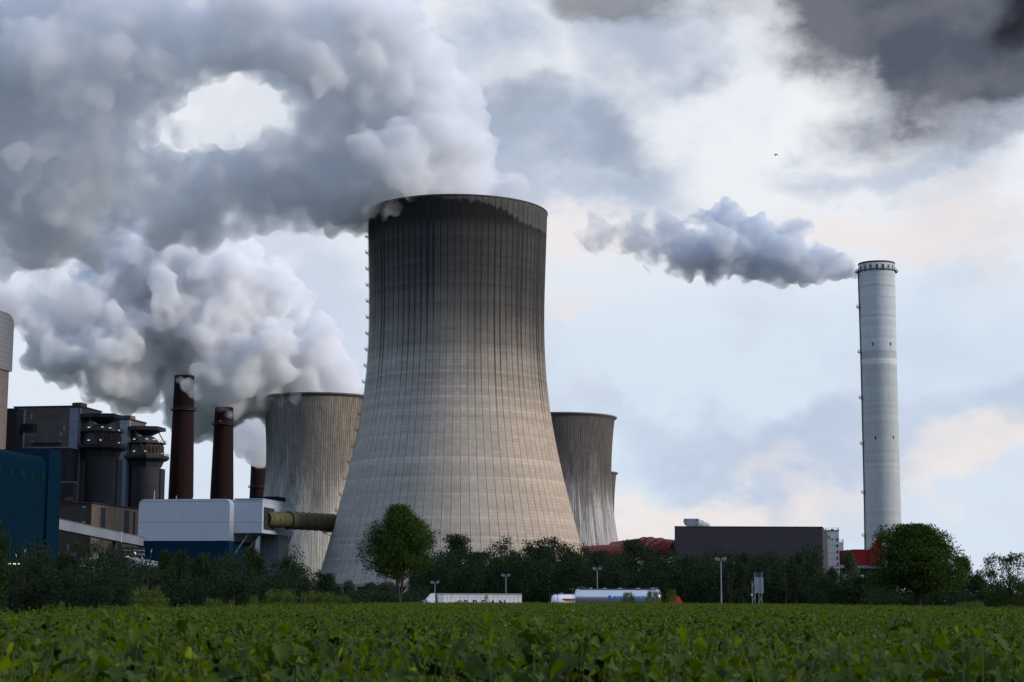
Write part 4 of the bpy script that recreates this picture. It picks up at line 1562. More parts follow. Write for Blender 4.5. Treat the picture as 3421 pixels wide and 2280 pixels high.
        m.tube(pts, [trunk_r * (1.25 - .25 * min(1, z / (h * .12 + .01))) * (1 - .8 * z / top) + .02 for z in zs], 10)
    if limbs:
        order = rng.permutation(len(C))[:forks]
        for i in order:
            zb = z0 * .75 + rng.random() * (top - z0) * .45
            if C[i][2] < zb + .2:
                zb = max(.3, C[i][2] - .6)
            b = Vector((lean * (zb / h) ** 2, 0, zb))
            e = Vector(C[i])
            mid = b.lerp(e, .5) + Vector((0, 0, -.06 * (e - b).length))
            r0 = trunk_r * .48
            m.tube([b, mid, e], [r0, r0 * .6, .02], 7)
    tm = m.mesh('trunk')
    tm.materials.append(M_BARK)
    return tm, crown, h, w


def p_bushy(u): return (0.62 + 0.38 * math.sin(math.pi * min(1, u * 1.15 + .12))) * (1 if u < .6 else math.sqrt(max(0.05, 1 - ((u - .6) / .46) ** 2)))
def p_egg(u): return math.sin(math.pi * min(1, max(0, u * .86 + .14)) ** .85) ** .62 if u < .98 else .3
def p_oval(u): return math.sqrt(max(.02, 1 - (2 * u - .95) ** 2))
def p_vase(u): return .35 + .65 * math.sin(math.pi * min(1, u * .75 + .12))
def p_thin(u): return .45 + .55 * math.sin(math.pi * min(1, .15 + u * .8))
def p_tear(u): return (math.sin(math.pi * (u ** .72) * .98 + .03)) ** .8 * .96 + .06
def p_lime(u): return (.45 + .55 * math.sin(math.pi * min(.5, u * 1.6))) * (1 if u < .34 else max(.10, 1 - ((u - .34) / .70) ** 1.35))
def p_umbrella(u): return max(.10, 1 - (max(0, u - .26) / .78) ** 1.75) ** .75 * (1 if u > .1 else .72)


KIND = {
    'belt_a': make_tree(11, 12, 9, .6, 120, 10000, .36, L_BELT, p_bushy, .22, 6, rc=(.18, .36), fill=.4, lobes=7),
    'belt_b': make_tree(12, 12, 9, .8, 110, 10000, .36, L_BELT, p_bushy, .22, 6, rc=(.16, .32), fill=.4, lobes=8),
    'belt_c': make_tree(13, 12, 8, .5, 120, 9500, .34, L_BELT, p_tear, .2, 6, rc=(.16, .32), fill=.45, lobes=6),
    'open_a': make_tree(14, 16, 9, 2.5, 95, 9500, .38, L_BELT, p_vase, .30, 11, gap=.08, rc=(.18, .34), flat=.8, fill=.25, lobes=8),
    'open_b': make_tree(15, 16, 10, 3.0, 100, 10500, .38, L_BELT, p_vase, .30, 11, gap=.08, rc=(.17, .32), flat=.8, fill=.25, lobes=9),
    'willow': make_tree(16, 11, 8, .6, 100, 11000, .36, L_WILLOW, p_bushy, .2, 8, rc=(.16, .30), kind='sharp', fill=.4, lobes=7),
    'thin': make_tree(17, 12, 4.2, 4.0, 26, 1500, .34, L_BELT, p_thin, .14, 7, rc=(.22, .42), gap=.1),
    'hedge_a': make_tree(21, 6, 4.5, .25, 120, 14000, .15, L_HEDGE, p_bushy, .12, 7, rc=(.14, .28), lobes=7),
    'hedge_b': make_tree(22, 6, 4.5, .3, 120, 14000, .15, L_HEDGE, p_vase, .12, 7, rc=(.13, .25), lobes=8),
    'hedge_c': make_tree(23, 6, 4.0, .3, 120, 14000, .15, L_HEDGE, p_tear, .12, 7, rc=(.13, .27), lobes=6),
    'sparse_a': make_tree(24, 7.5, 3.0, 1.6, 46, 3300, .15, L_HEDGE, p_thin, .10, 14, gap=.12, rc=(.14, .26)),
    'sparse_b': make_tree(25, 7.5, 3.2, 2.0, 40, 2800, .15, L_HEDGE, p_vase, .10, 14, gap=.12, rc=(.13, .25)),
    'bush_a': make_tree(31, 3.2, 3.6, .05, 80, 6000, .11, L_BUSH, p_bushy, .05, 9, rc=(.12, .24), kind='sharp', up=.1, flat=1.25),
    'bush_b': make_tree(32, 3.0, 3.4, .05, 70, 5000, .12, L_BUSH, p_vase, .05, 12, rc=(.10, .20), kind='sharp', up=.1, flat=1.5),
    'rust': make_tree(33, 2.4, 1.6, .05, 34, 1600, .10, L_RUST, p_vase, .04, 6, rc=(.16, .30), kind='sharp', up=.1, flat=1.3),
    'lone': make_tree(41, 12.0, 8.6, 5.2, 240, 44000, .18, L_LIME, p_lime, .36, 26, rc=(.09, .24), flat=.9, fill=.3, lobes=34, lobe_r=(.24, .36), fork=True),
    'round': make_tree(42, 8.0, 6.6, 3.4, 260, 48000, .17, L_LIME, p_umbrella, .30, 14, rc=(.10, .24), kind='sharp', flat=.7, fill=.4, lobes=36, lobe_r=(.24, .36)),
    'airy': make_tree(43, 6.4, 5.6, 2.0, 75, 7500, .13, L_LIME, p_vase, .12, 22, gap=.1, rc=(.10, .20), flat=.7),
}
USED = set()


def plant(kind, px, pytop, wpx, Y, name, label, cat='tree', group=None, rot=None, base=None):
    tm, cr, h, w = KIND[kind]
    p = at(px, pytop, Y)
    zb = float(ground_z(p.x, Y)) if base is None else base
    t = thing(name, label, cat, (p.x, Y, zb - .05), (hash((px, pytop)) % 628) / 100.0 if rot is None else rot, group)
    s = (p.z - zb) / h * 1.015
    sw = wpx / 6000.0 * Y / w
    t.scale = (sw, sw, s)
    for nm, me in (('trunk', tm), ('crown', cr)):
        o = bpy.data.objects.new(nm, me)
        COL.objects.link(o)
        o.parent = t
    return t


G1, G2, G3, G4 = 'trees of the far belt', 'trees of the hedge before the station', 'light green bushes at the field edge', 'trees behind the round tree'
TREES = [
    # the hedge in front of the left hand buildings
    ('hedge_b', -12, 1728, 110, 100, 'hedge_tree', 'tall leafy hedge tree cut by the picture edge, against the petrol hall', G2),
    ('hedge_a', 45, 1892, 130, 118, 'hedge_tree', 'low dark hedge tree below the lit lamps of the petrol hall', G2),
    ('hedge_c', 122, 1838, 105, 122, 'hedge_tree', 'dark hedge tree with a narrow tip rising against the petrol hall', G2),
    ('hedge_a', 205, 1842, 115, 126, 'hedge_tree', 'broad dark hedge tree where petrol hall and brown hall meet', G2),
    ('sparse_b', 272, 1811, 75, 124, 'hedge_tree', 'thin see-through tree before the low grey shed, tallest of the thin ones', G2),
    ('sparse_a', 350, 1832, 58, 125, 'hedge_tree', 'thin upright tree standing before the middle of the low white hall', G2),
    ('sparse_b', 399, 1837, 55, 127, 'hedge_tree', 'slender see-through tree below the conveyor trestle', G2),
    ('sparse_a', 440, 1880, 62, 122, 'hedge_tree', 'small sparse tree at the end of the low white hall', G2),
    ('hedge_b', 490, 1888, 90, 130, 'hedge_tree', 'low dark hedge tree at the corner of the blue and white hall', G2),
    ('hedge_c', 545, 1838, 85, 138, 'hedge_tree', 'pointed hedge tree before the blue base, nearest its near corner', G2),
    ('hedge_a', 610, 1840, 90, 140, 'hedge_tree', 'rounded hedge tree before the middle of the blue base', G2),
    ('hedge_b', 672, 1846, 85, 142, 'hedge_tree', 'brown tinged hedge tree before the blue base, under the white hall corner', G2),
    ('hedge_c', 752, 1862, 95, 146, 'hedge_tree', 'hedge tree in the dip under the strut of the duct house', G2),
    ('hedge_a', 855, 1829, 130, 150, 'hedge_tree', 'big rounded hedge tree below the duct house, broadest in the hedge', G2),
    ('hedge_b', 955, 1856, 95, 155, 'hedge_tree', 'dark hedge tree before the foot of the old brown cooling tower', G2),
    ('hedge_a', 1022, 1928, 75, 170, 'hedge_tree', 'low dark shrub in the gap between the two cooling tower feet', G2),
    ('thin', 1060, 1905, 40, 260, 'belt_tree', 'wispy little tree at the foot edge of the huge cooling tower', G1),
    ('hedge_c', 1098, 1915, 75, 190, 'hedge_tree', 'dark conical tree before the lower corner of the huge cooling tower', G2),
    ('willow', 1166, 1940, 55, 330, 'belt_tree', 'small grey green conical tree before the huge tower foot', G1),
    ('belt_c', 1240, 1948, 80, 340, 'belt_tree', 'low dark tree beside the trunk of the lone lime tree', G1),
    ('willow', 1305, 1944, 90, 345, 'belt_tree', 'low grey green tree behind the trunk of the lone lime tree', G1),
    # the belt behind the lorries
    ('willow', 1408, 1868, 115, 380, 'belt_tree', 'pale willow like tree just beside the lone lime tree crown', G1),
    ('open_a', 1516, 1789, 135, 400, 'belt_tree', 'tall open tree above the cab of the curtain sided lorry', G1),
    ('willow', 1478, 1882, 70, 370, 'belt_tree', 'short greyish willow under the tall open tree above the lorry cab', G1),
    ('belt_a', 1600, 1848, 105, 400, 'belt_tree', 'dark domed tree above the middle of the curtain sided trailer', G1),
    ('belt_c', 1664, 1870, 70, 405, 'belt_tree', 'smaller dark tree behind the lamp post over the trailer', G1),
    ('belt_b', 1722, 1845, 95, 405, 'belt_tree', 'dark spreading tree above the rear end of the curtain sided trailer', G1),
    ('open_b', 1812, 1799, 150, 400, 'belt_tree', 'tallest open tree of the belt, with a broad round top against the huge tower', G1),
    ('belt_a', 1910, 1847, 100, 400, 'belt_tree', 'dark domed tree at the lower corner edge of the huge tower', G1),
    ('belt_b', 2005, 1845, 125, 400, 'belt_tree', 'broad dark tree below the straight run of the red pipe', G1),
    ('open_a', 2118, 1807, 130, 385, 'belt_tree', 'bushy tree covering the middle of the red pipes', G1),
    ('belt_b', 2208, 1856, 100, 400, 'belt_tree', 'dark tree under the bends of the red pipes', G1),
    ('belt_a', 2305, 1868, 110, 400, 'belt_tree', 'rounded tree before the near corner of the grey hall', G1),
    ('belt_c', 2385, 1862, 85, 395, 'belt_tree', 'dark pointed tree before the grey hall, behind the tallest lamp post', G1),
    ('thin', 2433, 1872, 42, 330, 'belt_tree', 'thin tree with a tuft of leaves, beside the tallest lamp post', G1),
    ('thin', 2480, 1845, 46, 335, 'belt_tree', 'thin bare stemmed tree with a small high crown before the grey hall', G1),
    ('belt_b', 2520, 1879, 90, 380, 'belt_tree', 'dark tree directly behind the sign board', G1),
    ('belt_c', 2574, 1861, 70, 380, 'belt_tree', 'pointed dark tree just beyond the sign board', G1),
    ('thin', 2660, 1849, 60, 340, 'belt_tree', 'leaning thin tree with a leafy top before the far end of the grey hall', G1),
    ('belt_a', 2712, 1883, 115, 370, 'belt_tree', 'dark domed tree at the grey hall corner', G1),
    ('belt_b', 2620, 1905, 90, 375, 'belt_tree', 'low dark tree in the dip before the grey hall', G1),
    ('belt_c', 2780, 1896, 60, 370, 'belt_tree', 'low dark tree at the foot of the white stair tower', G1),
    ('willow', 2840, 1843, 62, 360, 'belt_tree', 'birch like tree standing before the red duct house', G1),
    ('belt_a', 2875, 1930, 130, 340, 'belt_tree', 'low dark bushy tree under the red duct house', G1),
    ('belt_b', 2945, 1915, 90, 330, 'belt_tree', 'low dark tree half behind the big round tree', G1),
    ('belt_a', 3210, 1862, 95, 210, 'belt_tree', 'dark tree peeping out behind the crown of the big round tree', G4),
    ('belt_c', 3275, 1917, 100, 200, 'belt_tree', 'lower dark tree in the gap beside the airy tree', G4),
    ('hedge_a', 3375, 1968, 150, 190, 'hedge_tree', 'low dark hedge tree under the airy tree at the picture edge', G4),
    ('hedge_b', 3120, 1945, 180, 200, 'hedge_tree', 'low dark hedge tree behind the trunk of the big round tree', G4),
    ('hedge_c', 3480, 1950, 130, 180, 'hedge_tree', 'dark hedge tree beyond the airy tree, mostly cut by the picture edge', G4),
]
for kind, px, py, w, Y, nm, lab, g in TREES:
    plant(kind, px, py, w, Y, nm, lab, 'tree', g)
plant('lone', 1338, 1690, 198, 205, 'lime_tree', 'lone lime tree with an egg shaped crown and forked trunk, before the huge tower', rot=1.0)
plant('round', 3062, 1750, 282, 160, 'round_tree', 'big dense round tree with a short thick trunk, before the pale chimney', rot=2.0)
plant('airy', 3368, 1846, 195, 118, 'airy_tree', 'loose airy tree with visible branches at the picture edge', rot=.5)
for kind, px, py, w, Y, lab in (
        ('bush_a', 498, 1953, 150, 78, 'big rounded light green bush before the blue base of the white hall'),
        ('bush_b', 715, 1992, 75, 88, 'low leafy bush of light green, below the white hall corner'),
        ('rust', 772, 1994, 25, 92, 'tiny upright light green shrub between two low bushes'),
        ('bush_a', 846, 1983, 50, 100, 'small dark green bush under the duct house'),
        ('bush_b', 935, 1964, 115, 108, 'feathery yellow green bush before the old brown cooling tower'),
        ('rust', 1016, 1974, 28, 115, 'narrow bush with rusty tips beside the feathery bushes'),
        ('bush_b', 1072, 1972, 105, 120, 'feathery pale bush below the corner of the huge cooling tower'),
        ('bush_b', 1145, 1983, 55, 130, 'sprawling thin bush at the foot of the huge tower corner'),
        ('bush_a', 206, 2003, 50, 66, 'small dark leafy shrub at the field edge before the petrol hall'),
        ('bush_a', 2100, 1975, 52, 248, 'loose bush hiding part of the silver tanker lettering'),
        ('bush_b', 2186, 1970, 62, 248, 'loose leafy bush before the front end of the silver tanker'),
        ('bush_a', 2243, 1966, 44, 248, 'dark bush before the red lorry cab'),
        ('rust', 1625, 1984, 16, 244, 'thin sprig with a few leaf tiers before the curtain sided trailer'),
        ('bush_b', 3240, 2003, 120, 108, 'low grassy bush at the field edge beyond the round tree'),
        ('rust', 3052, 1990, 24, 160, 'yellow green shoot at the foot of the big round tree')):
    plant(kind, px, py, w, Y, 'bush', lab, 'bush', G3)


def dead_stem(px, py, pxb, Y, lab):
    p = at(px, py, Y)
    q = at(pxb, 2005, Y)
    t = thing('dead_stem', lab, 'tree stump', (q.x, Y, GZ), group='bare broken stems')
    h = p.z - GZ
    dx_ = p.x - q.x
    m = MB().tube([(0, 0, 0), (dx_ * .3, .1, h * .5), (dx_, 0, h)], [.07, .05, .035], 8)
    m.tube([(dx_ * .3, .1, h * .5), (dx_ * .3 - .5, .2, h * .72)], [.05, .02], 6)
    m.build('stem', M_BARK, t)
    e = Vector((dx_, 0, h))
    MB().tube([e, e + Vector((.07 * (1 if dx_ > 0 else -1), 0, .24))], [.035, .015], 6).build('split_tip', mat_paint('split_wood', (.42, .32, .2), .8) if 'split_wood' not in bpy.data.materials else bpy.data.materials['split_wood'], t)


for a in ((504, 1846, 482, 120, 'leaning bare stem with a broken top, before the blue base of the white hall'), (476, 1870, 478, 122, 'short bare stem at the corner of the low white hall'),
          (55, 1862, 56, 112, 'bare upright stem above the three lit lamps'), (82, 1846, 74, 112, 'slanting bare stem before the petrol hall'),
          (2452, 1884, 2440, 325, 'bare split branch beside the thin trees before the grey hall'), (2620, 1883, 2628, 335, 'broken bare stem with a pale tip before the grey hall'),
          (2793, 1912, 2790, 345, 'bare twig pale at the tip, under the white stair tower')):
    dead_stem(*a)


# low growth under the belt: nobody could count it
def undergrowth():
    rng = np.random.default_rng(77)
    P, S_, T_ = [], [], []
    for (x0, x1, Y0, Y1, h, nc, rc, per, ls) in ((-80, 500, 108, 140, 6.3, 720, .75, 150, .13), (480, 1030, 128, 172, 6.0, 720, .85, 150, .15), (1030, 1420, 300, 360, 4.6, 260, 1.5, 90, .32),
                                                 (1390, 2730, 345, 425, 13.2, 1800, 1.7, 130, .34), (2700, 2970, 335, 400, 8.0, 330, 1.5, 130, .32), (2890, 3520, 192, 235, 5.4, 560, 1.0, 130, .17)):
        px = rng.uniform(x0, x1, nc)
        Y = rng.uniform(Y0, Y1, nc)
        x = (px - 1710) / 6000 * Y
        hh = h * np.clip(.70 + .22 * np.sin(px * .045 + Y * .1) * np.sin(px * .021 + 1.3) + .12 * rng.normal(0, 1, nc), .25, 1.05)
        z = ground_z(x, Y) + rc * .3 + hh * rng.random(nc) ** .7
        C = np.stack([x, Y, z], 1)
        i = np.repeat(np.arange(nc), per)
        m = len(i)
        d = unit(rng.normal(0, 1, (m, 3)))
        P.append(C[i] + d * (rc * rng.uniform(.6, 1.3, nc)[i] * rng.random(m) ** .4)[:, None])
        S_.append(ls * rng.uniform(.7, 1.3, m))
        T_.append(np.clip(rng.normal(.22, .16, m) + rng.normal(0, .12, nc)[i], 0, 1))
    P = np.concatenate(P)
    P[:, 2] = np.maximum(P[:, 2], GZ)
    n = len(P)
    nr = unit(rng.normal(0, .7, (n, 3)) + np.array([0, -.3, .5]))
    V, Fx, k = leaf_arrays(P, nr, rng.normal(0, 1, (n, 3)), np.concatenate(S_), 'quad')
    me = mesh_np('undergrowth', [(V, Fx, k, np.concatenate(T_))], L_BELT)
    o = bpy.data.objects.new('undergrowth', me)
    COL.objects.link(o)
    tag(o, 'dark tangled undergrowth below the tree belt', 'undergrowth', kind='stuff')


undergrowth()


# ------------------------------------------------------------------ the crop
def crop():
    rng = np.random.default_rng(5)
    groups = []

    # the bushier clumps close to the camera: photo column, distance, radius, extra height
    NEAR = [(1060, 9.5, .50, .27), (1765, 8.2, .42, .32), (1420, 11, .55, .20), (2380, 8.0, .62, .24), (3120, 8.6, .75, .22), (180, 9.2, .70, .20), (640, 11.5, .60, .22),
            (2860, 12.5, .60, .22), (3400, 7.0, .65, .22), (2050, 6.6, .40, .18), (860, 6.8, .45, .15), (330, 6.4, .4, .12), (2700, 6.6, .4, .14), (1560, 14, .6, .2), (2200, 15, .7, .2)]

    def canopy(x, y):
        # each bush of about a metre has its own height and falls off to its rim
        c = 1.3
        u, v = x / c + .35 * np.sin(y * .8), y / c + .35 * np.sin(x * .7)
        iu, iv = np.floor(u), np.floor(v)
        hsh = np.sin(iu * 127.1 + iv * 311.7) * 43758.5453
        hsh = hsh - np.floor(hsh)
        r2 = (u - iu - .5) ** 2 + (v - iv - .5) ** 2
        amp = np.interp(y, [4, 14, 40], [2.0, 1.7, 1.0])
        near = np.zeros_like(x)
        for q, Yb, rb, zb in NEAR:
            xb = (q - 1710) / 6000 * Yb
            near = np.maximum(near, zb * np.exp(-(((x - xb) / rb) ** 2 + ((y - Yb) / (rb * 1.1)) ** 2)))
        return np.interp(y, [6, 18], [1.50, 1.57]) + near + amp * (.22 * (hsh - .5) - .34 * r2) + .05 * np.sin(x * .31 + y * .17 + 2)

    def zone(y0, y1, half, dens, leaves, size, kind, depth_, spread, boost=0.0):
        area = (half(y0) + half(y1)) * (y1 - y0)
        n = int(area * dens)
        y = np.sqrt(rng.uniform(y0 ** 2, y1 ** 2, n)) if y0 > 20 else rng.uniform(y0, y1, n)
        x = rng.uniform(-1, 1, n) * half(y)
        ok = y < edge_at(x, y) - rng.uniform(0, 1.5, n)
        x, y = x[ok], y[ok]
        n = len(x)
        top = canopy(x, y) + rng.normal(0, .055, n) + boost * np.clip(rng.exponential(.05, n) - .06, 0, .26)
        top = np.minimum(top, 1.83 + .05 * rng.random(n))
        lean = rng.normal(0, .10, (n, 2))
        i = np.repeat(np.arange(n), leaves)
        k = np.tile(np.arange(leaves), n)
        m = len(i)
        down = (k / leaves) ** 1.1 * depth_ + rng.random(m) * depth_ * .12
        az = k * 2.4 + i * 1.7 + rng.normal(0, .4, m)
        out = spread * (.35 + .65 * np.minimum(1, down / (depth_ * .4))) * rng.uniform(.6, 1.4, m)
        P = np.stack([x[i] - lean[i, 0] * down * 2 + np.cos(az) * out, y[i] - lean[i, 1] * down * 2 + np.sin(az) * out, top[i] - down], 1)
        rad = np.stack([np.cos(az), np.sin(az), np.zeros(m)], 1)
        nr = unit(rad * rng.uniform(.1, .9, m)[:, None] + np.array([0, 0, .75]) + rng.normal(0, .38, (m, 3)))
        dr = unit(rad + np.array([0, 0, -.45]) + rng.normal(0, .3, (m, 3)))
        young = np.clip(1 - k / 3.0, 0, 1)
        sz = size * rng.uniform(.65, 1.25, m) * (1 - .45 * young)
        tint = np.clip(rng.normal(.50, .20, m) + .35 * young - .60 * (k / leaves), 0, 1)  # young tops lighter; lower leaves coloured darker to deepen the canopy shade
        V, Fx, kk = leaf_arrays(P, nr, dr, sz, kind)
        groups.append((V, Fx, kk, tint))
        return x, y, top, lean

    st = zone(4.4, 19, lambda y: .36 * y + 3.0, 21, 11, .092, 'lobed', .50, .085, 1.0)
    zone(19, 46, lambda y: .34 * y + 5.0, 22, 9, .088, 'quad', .46, .085, .6)
    zone(46, 110, lambda y: .33 * y + 9.0, 13, 6, .105, 'quad', .38, .09, .4)
    zone(110, 255, lambda y: .33 * y + 12.0, 5.5, 4, .17, 'quad', .34, .13, .3)
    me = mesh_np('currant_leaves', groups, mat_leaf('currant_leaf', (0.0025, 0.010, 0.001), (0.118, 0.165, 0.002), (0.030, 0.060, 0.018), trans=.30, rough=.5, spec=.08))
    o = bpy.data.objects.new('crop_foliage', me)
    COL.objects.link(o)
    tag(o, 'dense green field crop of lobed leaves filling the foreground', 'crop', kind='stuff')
    # stems of the near shoots
    x, y, top, lean = st
    V, Fx = [], []
    n = len(x)
    a = np.array([[math.cos(t), math.sin(t)] for t in (0, 2.09, 4.19)])
    for zt, r, q in ((0.02, .0022, 0.0), (-.7, .0055, .7)):
        V.append(np.stack([x[:, None] - lean[:, 0:1] * q * 2 + a[None, :, 0] * r, y[:, None] - lean[:, 1:2] * q * 2 + a[None, :, 1] * r, np.repeat((top + zt)[:, None], 3, 1)], 2))
    V = np.concatenate(V, 1).reshape(-1, 3)
    t = np.array([[0, 1, 4, 3], [1, 2, 5, 4], [2, 0, 3, 5]])
    Fx = (t[None] + (np.arange(n) * 6)[:, None, None]).reshape(-1, 4)
    me = mesh_np('shoot_stems', [(V, Fx, 6, np.full(n, .5))], mat_paint('green_stem', (.05, .075, .012), .6))
    so = bpy.data.objects.new('crop_stems', me)
    COL.objects.link(so)
    tag(so, 'thin yellow green shoots of the field crop', 'crop', kind='stuff')


crop()
# ------------------------------------------------------------------ lorries, lamp posts, sign, bird
def text_mesh(body, size, mat, parent, loc, rot=(math.pi / 2, 0, 0), shear=0.0, bold=0.0, depth_=.012, sx=1.0, name='lettering'):
    cu = bpy.data.curves.new('txt', 'FONT')
    cu.body = body
    cu.size = size
    cu.shear = shear
    cu.offset = bold
    cu.extrude = depth_
    tmp = bpy.data.objects.new('txt', cu)
    me = bpy.data.meshes.new_from_object(tmp)
    bpy.data.objects.remove(tmp)
    me.materials.clear()
    me.materials.append(mat)
    o = bpy.data.objects.new(name, me)
    COL.objects.link(o)
    o.parent = parent
    o.location = loc
    o.rotation_euler = rot
    o.scale = (sx, 1, 1)
    return o


M_TYRE = mat_paint('tyre_rubber', (.018, .018, .019), .9)
M_RIM = mat_paint('wheel_rim', (.35, .35, .37), .35, .7)
M_NAVYP = mat_paint('navy_lettering', (.010, .018, .13), .5)
M_BLUEP = mat_paint('bright_blue_lettering', (.0, .16, .52), .5)
M_TRUCKW = mat_paint('white_truck_paint', (.72, .74, .78), .3, var=.05, spec=.5)
M_TANKS = mat_paint('brushed_silver_tank', (.62, .63, .66), .28, .85, var=.05)
M_REDC = mat_paint('red_cab_paint', (.42, .030, .012), .35, spec=.5)


def wheel(t, x, y, r=.5, w=.32):
    b = MB().tube([(x, y, r), (x, y + w, r)], r, 24)
    o = b.build('wheel', M_TYRE, t)
    MB().tube([(x, y - .012, r), (x, y + .05, r)], r * .6, 20).build('rim', M_RIM, o)


def tractor(t, x0, mat, sgn=1, roof=2.75, deflector=True, scale=1.0):
    """A cab whose nose is at x0; sgn = +1: nose to the left."""
    X = lambda v: x0 + sgn * v
    o = [(0, .45), (0, 1.3), (.10, 1.75), (.42, roof - .1), (.55, roof), (2.2, roof), (2.2, .45)]
    o = [(X(a), b) for a, b in o]
    if sgn > 0:
        o = o[::-1]
    b = MB().prism(o, .05, 2.5)
    cab = b.build('cab', mat, t)
    w = MB()
    q = [(X(.12), 1.62), (X(.40), roof - .32), (X(.40), roof - .32), (X(.12), 1.62)]
    w.faces([(q[0][0] - sgn * .012, .2, 1.72), (q[0][0] - sgn * .012, 2.35, 1.72), (q[1][0] - sgn * .012, 2.35, roof - .30), (q[1][0] - sgn * .012, .2, roof - .30)], [(0, 1, 2, 3)])
    w.build('windscreen', M_GLASS, t)
    xa, xb = sorted((X(.55), X(1.35)))
    MB().box(xa, xb, .02, .047, 1.72, roof - .45).build('side_window', M_GLASS, t)
    xa, xb = sorted((X(.4), X(1.45)))
    MB().box(xa, xb, .03, .046, .8, 1.66).build('door', mat, t)
    xa, xb = sorted((X(.25), X(.42)))
    MB().box(xa, xb, -.22, .0, 1.7, 2.2).build('mirror', M_DSTEEL, t)
    xa, xb = sorted((X(.0), X(5.4)))
    MB().box(xa, xb, .5, 2.05, .62, .95).build('chassis', M_DSTEEL, t)
    if deflector:
        o = [(.75, roof + .005), (1.55, roof + .98), (2.15, roof + 1.05), (2.2, roof + .005)]
        o = [(X(a), b) for a, b in o]
        if sgn > 0:
            o = o[::-1]
        MB().prism(o, .2, 2.35).build('roof_deflector', mat, t)
    for xx in (1.3, 4.6):
        wheel(t, X(xx), .05)
        wheel(t, X(xx), 2.15)
    return cab


# curtain sided lorry heading left
p = at(1410, 2010, 300)
t = thing('curtain_lorry', 'white curtain sided lorry with big navy lettering, behind the field', 'lorry', (p.x, 300, GZ + .006), math.radians(8))
LX0 = 2.75
tractor(t, 0, M_TRUCKW, 1, roof=2.86)
MB().box(.06, .9, -.012, .03, 2.42, 2.84).build('sun_visor', M_NAVYP, t)
text_mesh('ORBEAN', .33, M_TRUCKW, t, (.08, -.02, 2.50), sx=.62)
zt = 3.88
Lx1 = LX0 + 13.9
mc, N, out = mat_new('dirty_white_curtain')
pp = N.obj()
s1 = N.noise(N.v('MULTIPLY', pp, (2.2, 1, .10)), 1.0, 4.0, .6)
s2 = N.noise(N.v('MULTIPLY', pp, (5.5, 1, .35)), 1.0, 4.0, .7)
xs, ys, zs = N.sep(pp)
lng = N.sm(N.add(zs, N.mul(s2, 1.3)), 3.2, 4.4)
vv = N.mul(N.lin(s1, .3, .7, .93, 1.05), N.lin(N.mul(lng, N.sm(s2, .42, .62)), 0, 1, 1.0, .62))
principled(N, out, N.v('SCALE', (.70, .68, .66), scale=vv), .65, bump=N.m('SINE', N.mul(xs, 9)), bump_d=.012)
MB().box(LX0 + .75, Lx1 - .12, 0, 2.55, 1.15, zt - .17).build('curtain', mc, t)
MB().box(LX0 - .1, LX0 + .748, .02, 2.53, 1.1, zt - .01).build('bulkhead', mat_paint('pale_blue_front', (.45, .49, .56), .5), t)
MB().box(LX0 - .08, Lx1, -.02, 2.57, zt - .168, zt - .10).build('top_rail', M_DSTEEL, t)
MB().box(LX0 - .06, Lx1 - .02, .0, 2.55, zt - .097, zt).build('roof', mat_paint('grey_truck_roof', (.42, .42, .42), .6, var=.2), t)
MB().box(Lx1 - .118, Lx1, -.01, 2.56, 1.0, zt - .17).build('corner_post', M_TRUCKW, t)
MB().box(LX0, Lx1, .1, 2.45, .95, 1.147).build('chassis', M_DSTEEL, t)
for x in (Lx1 - 5.4, Lx1 - 4.1, Lx1 - 2.8):
    wheel(t, x, .05); wheel(t, x, 2.15)
# letters and globe sign on the curtain
xg = LX0 + 3.05
zl = 1.77
pos = []
for k, ch in enumerate('RBEAN'):
    xx = LX0 + 4.18 + k * 1.47
    text_mesh(ch, 1.52, M_TRUCKW, t, (xx + .07, -.016, zl - .0), bold=.055, depth_=.004, sx=.98, name='letter_outline')
    text_mesh(ch, 1.5, M_NAVYP, t, (xx, -.030, zl), bold=.035, depth_=.006, sx=.98)
R_ = .54
cx_, cz_ = xg + .5, zl + .52
ring = MB()
n = 40
for r0, r1, y in ((R_ * .80, R_, -.02),):
    a = [(cx_ + r0 * math.cos(2 * math.pi * k / n), y, cz_ + r0 * math.sin(2 * math.pi * k / n)) for k in range(n)]
    b = [(cx_ + r1 * math.cos(2 * math.pi * k / n), y, cz_ + r1 * math.sin(2 * math.pi * k / n)) for k in range(n)]
    ring.faces(a + b, [(k, (k + 1) % n, n + (k + 1) % n, n + k) for k in range(n)])
for (ox, oz, sx, sz) in ((-.14, .14, .17, .2), (.16, .12, .15, .1), (-.05, -.16, .12, .16), (.2, -.14, .12, .12)):
    ring.poly([(cx_ + ox + sx * math.cos(q) * (1 + .25 * math.sin(3 * q)), -.02, cz_ + oz + sz * math.sin(q)) for q in np.linspace(0, 2 * math.pi, 15)[:-1]])
ring.build('globe_sign', M_NAVYP, t)
ring.build('globe_sign', M_TRUCKW, t, (.06, .006, 0))

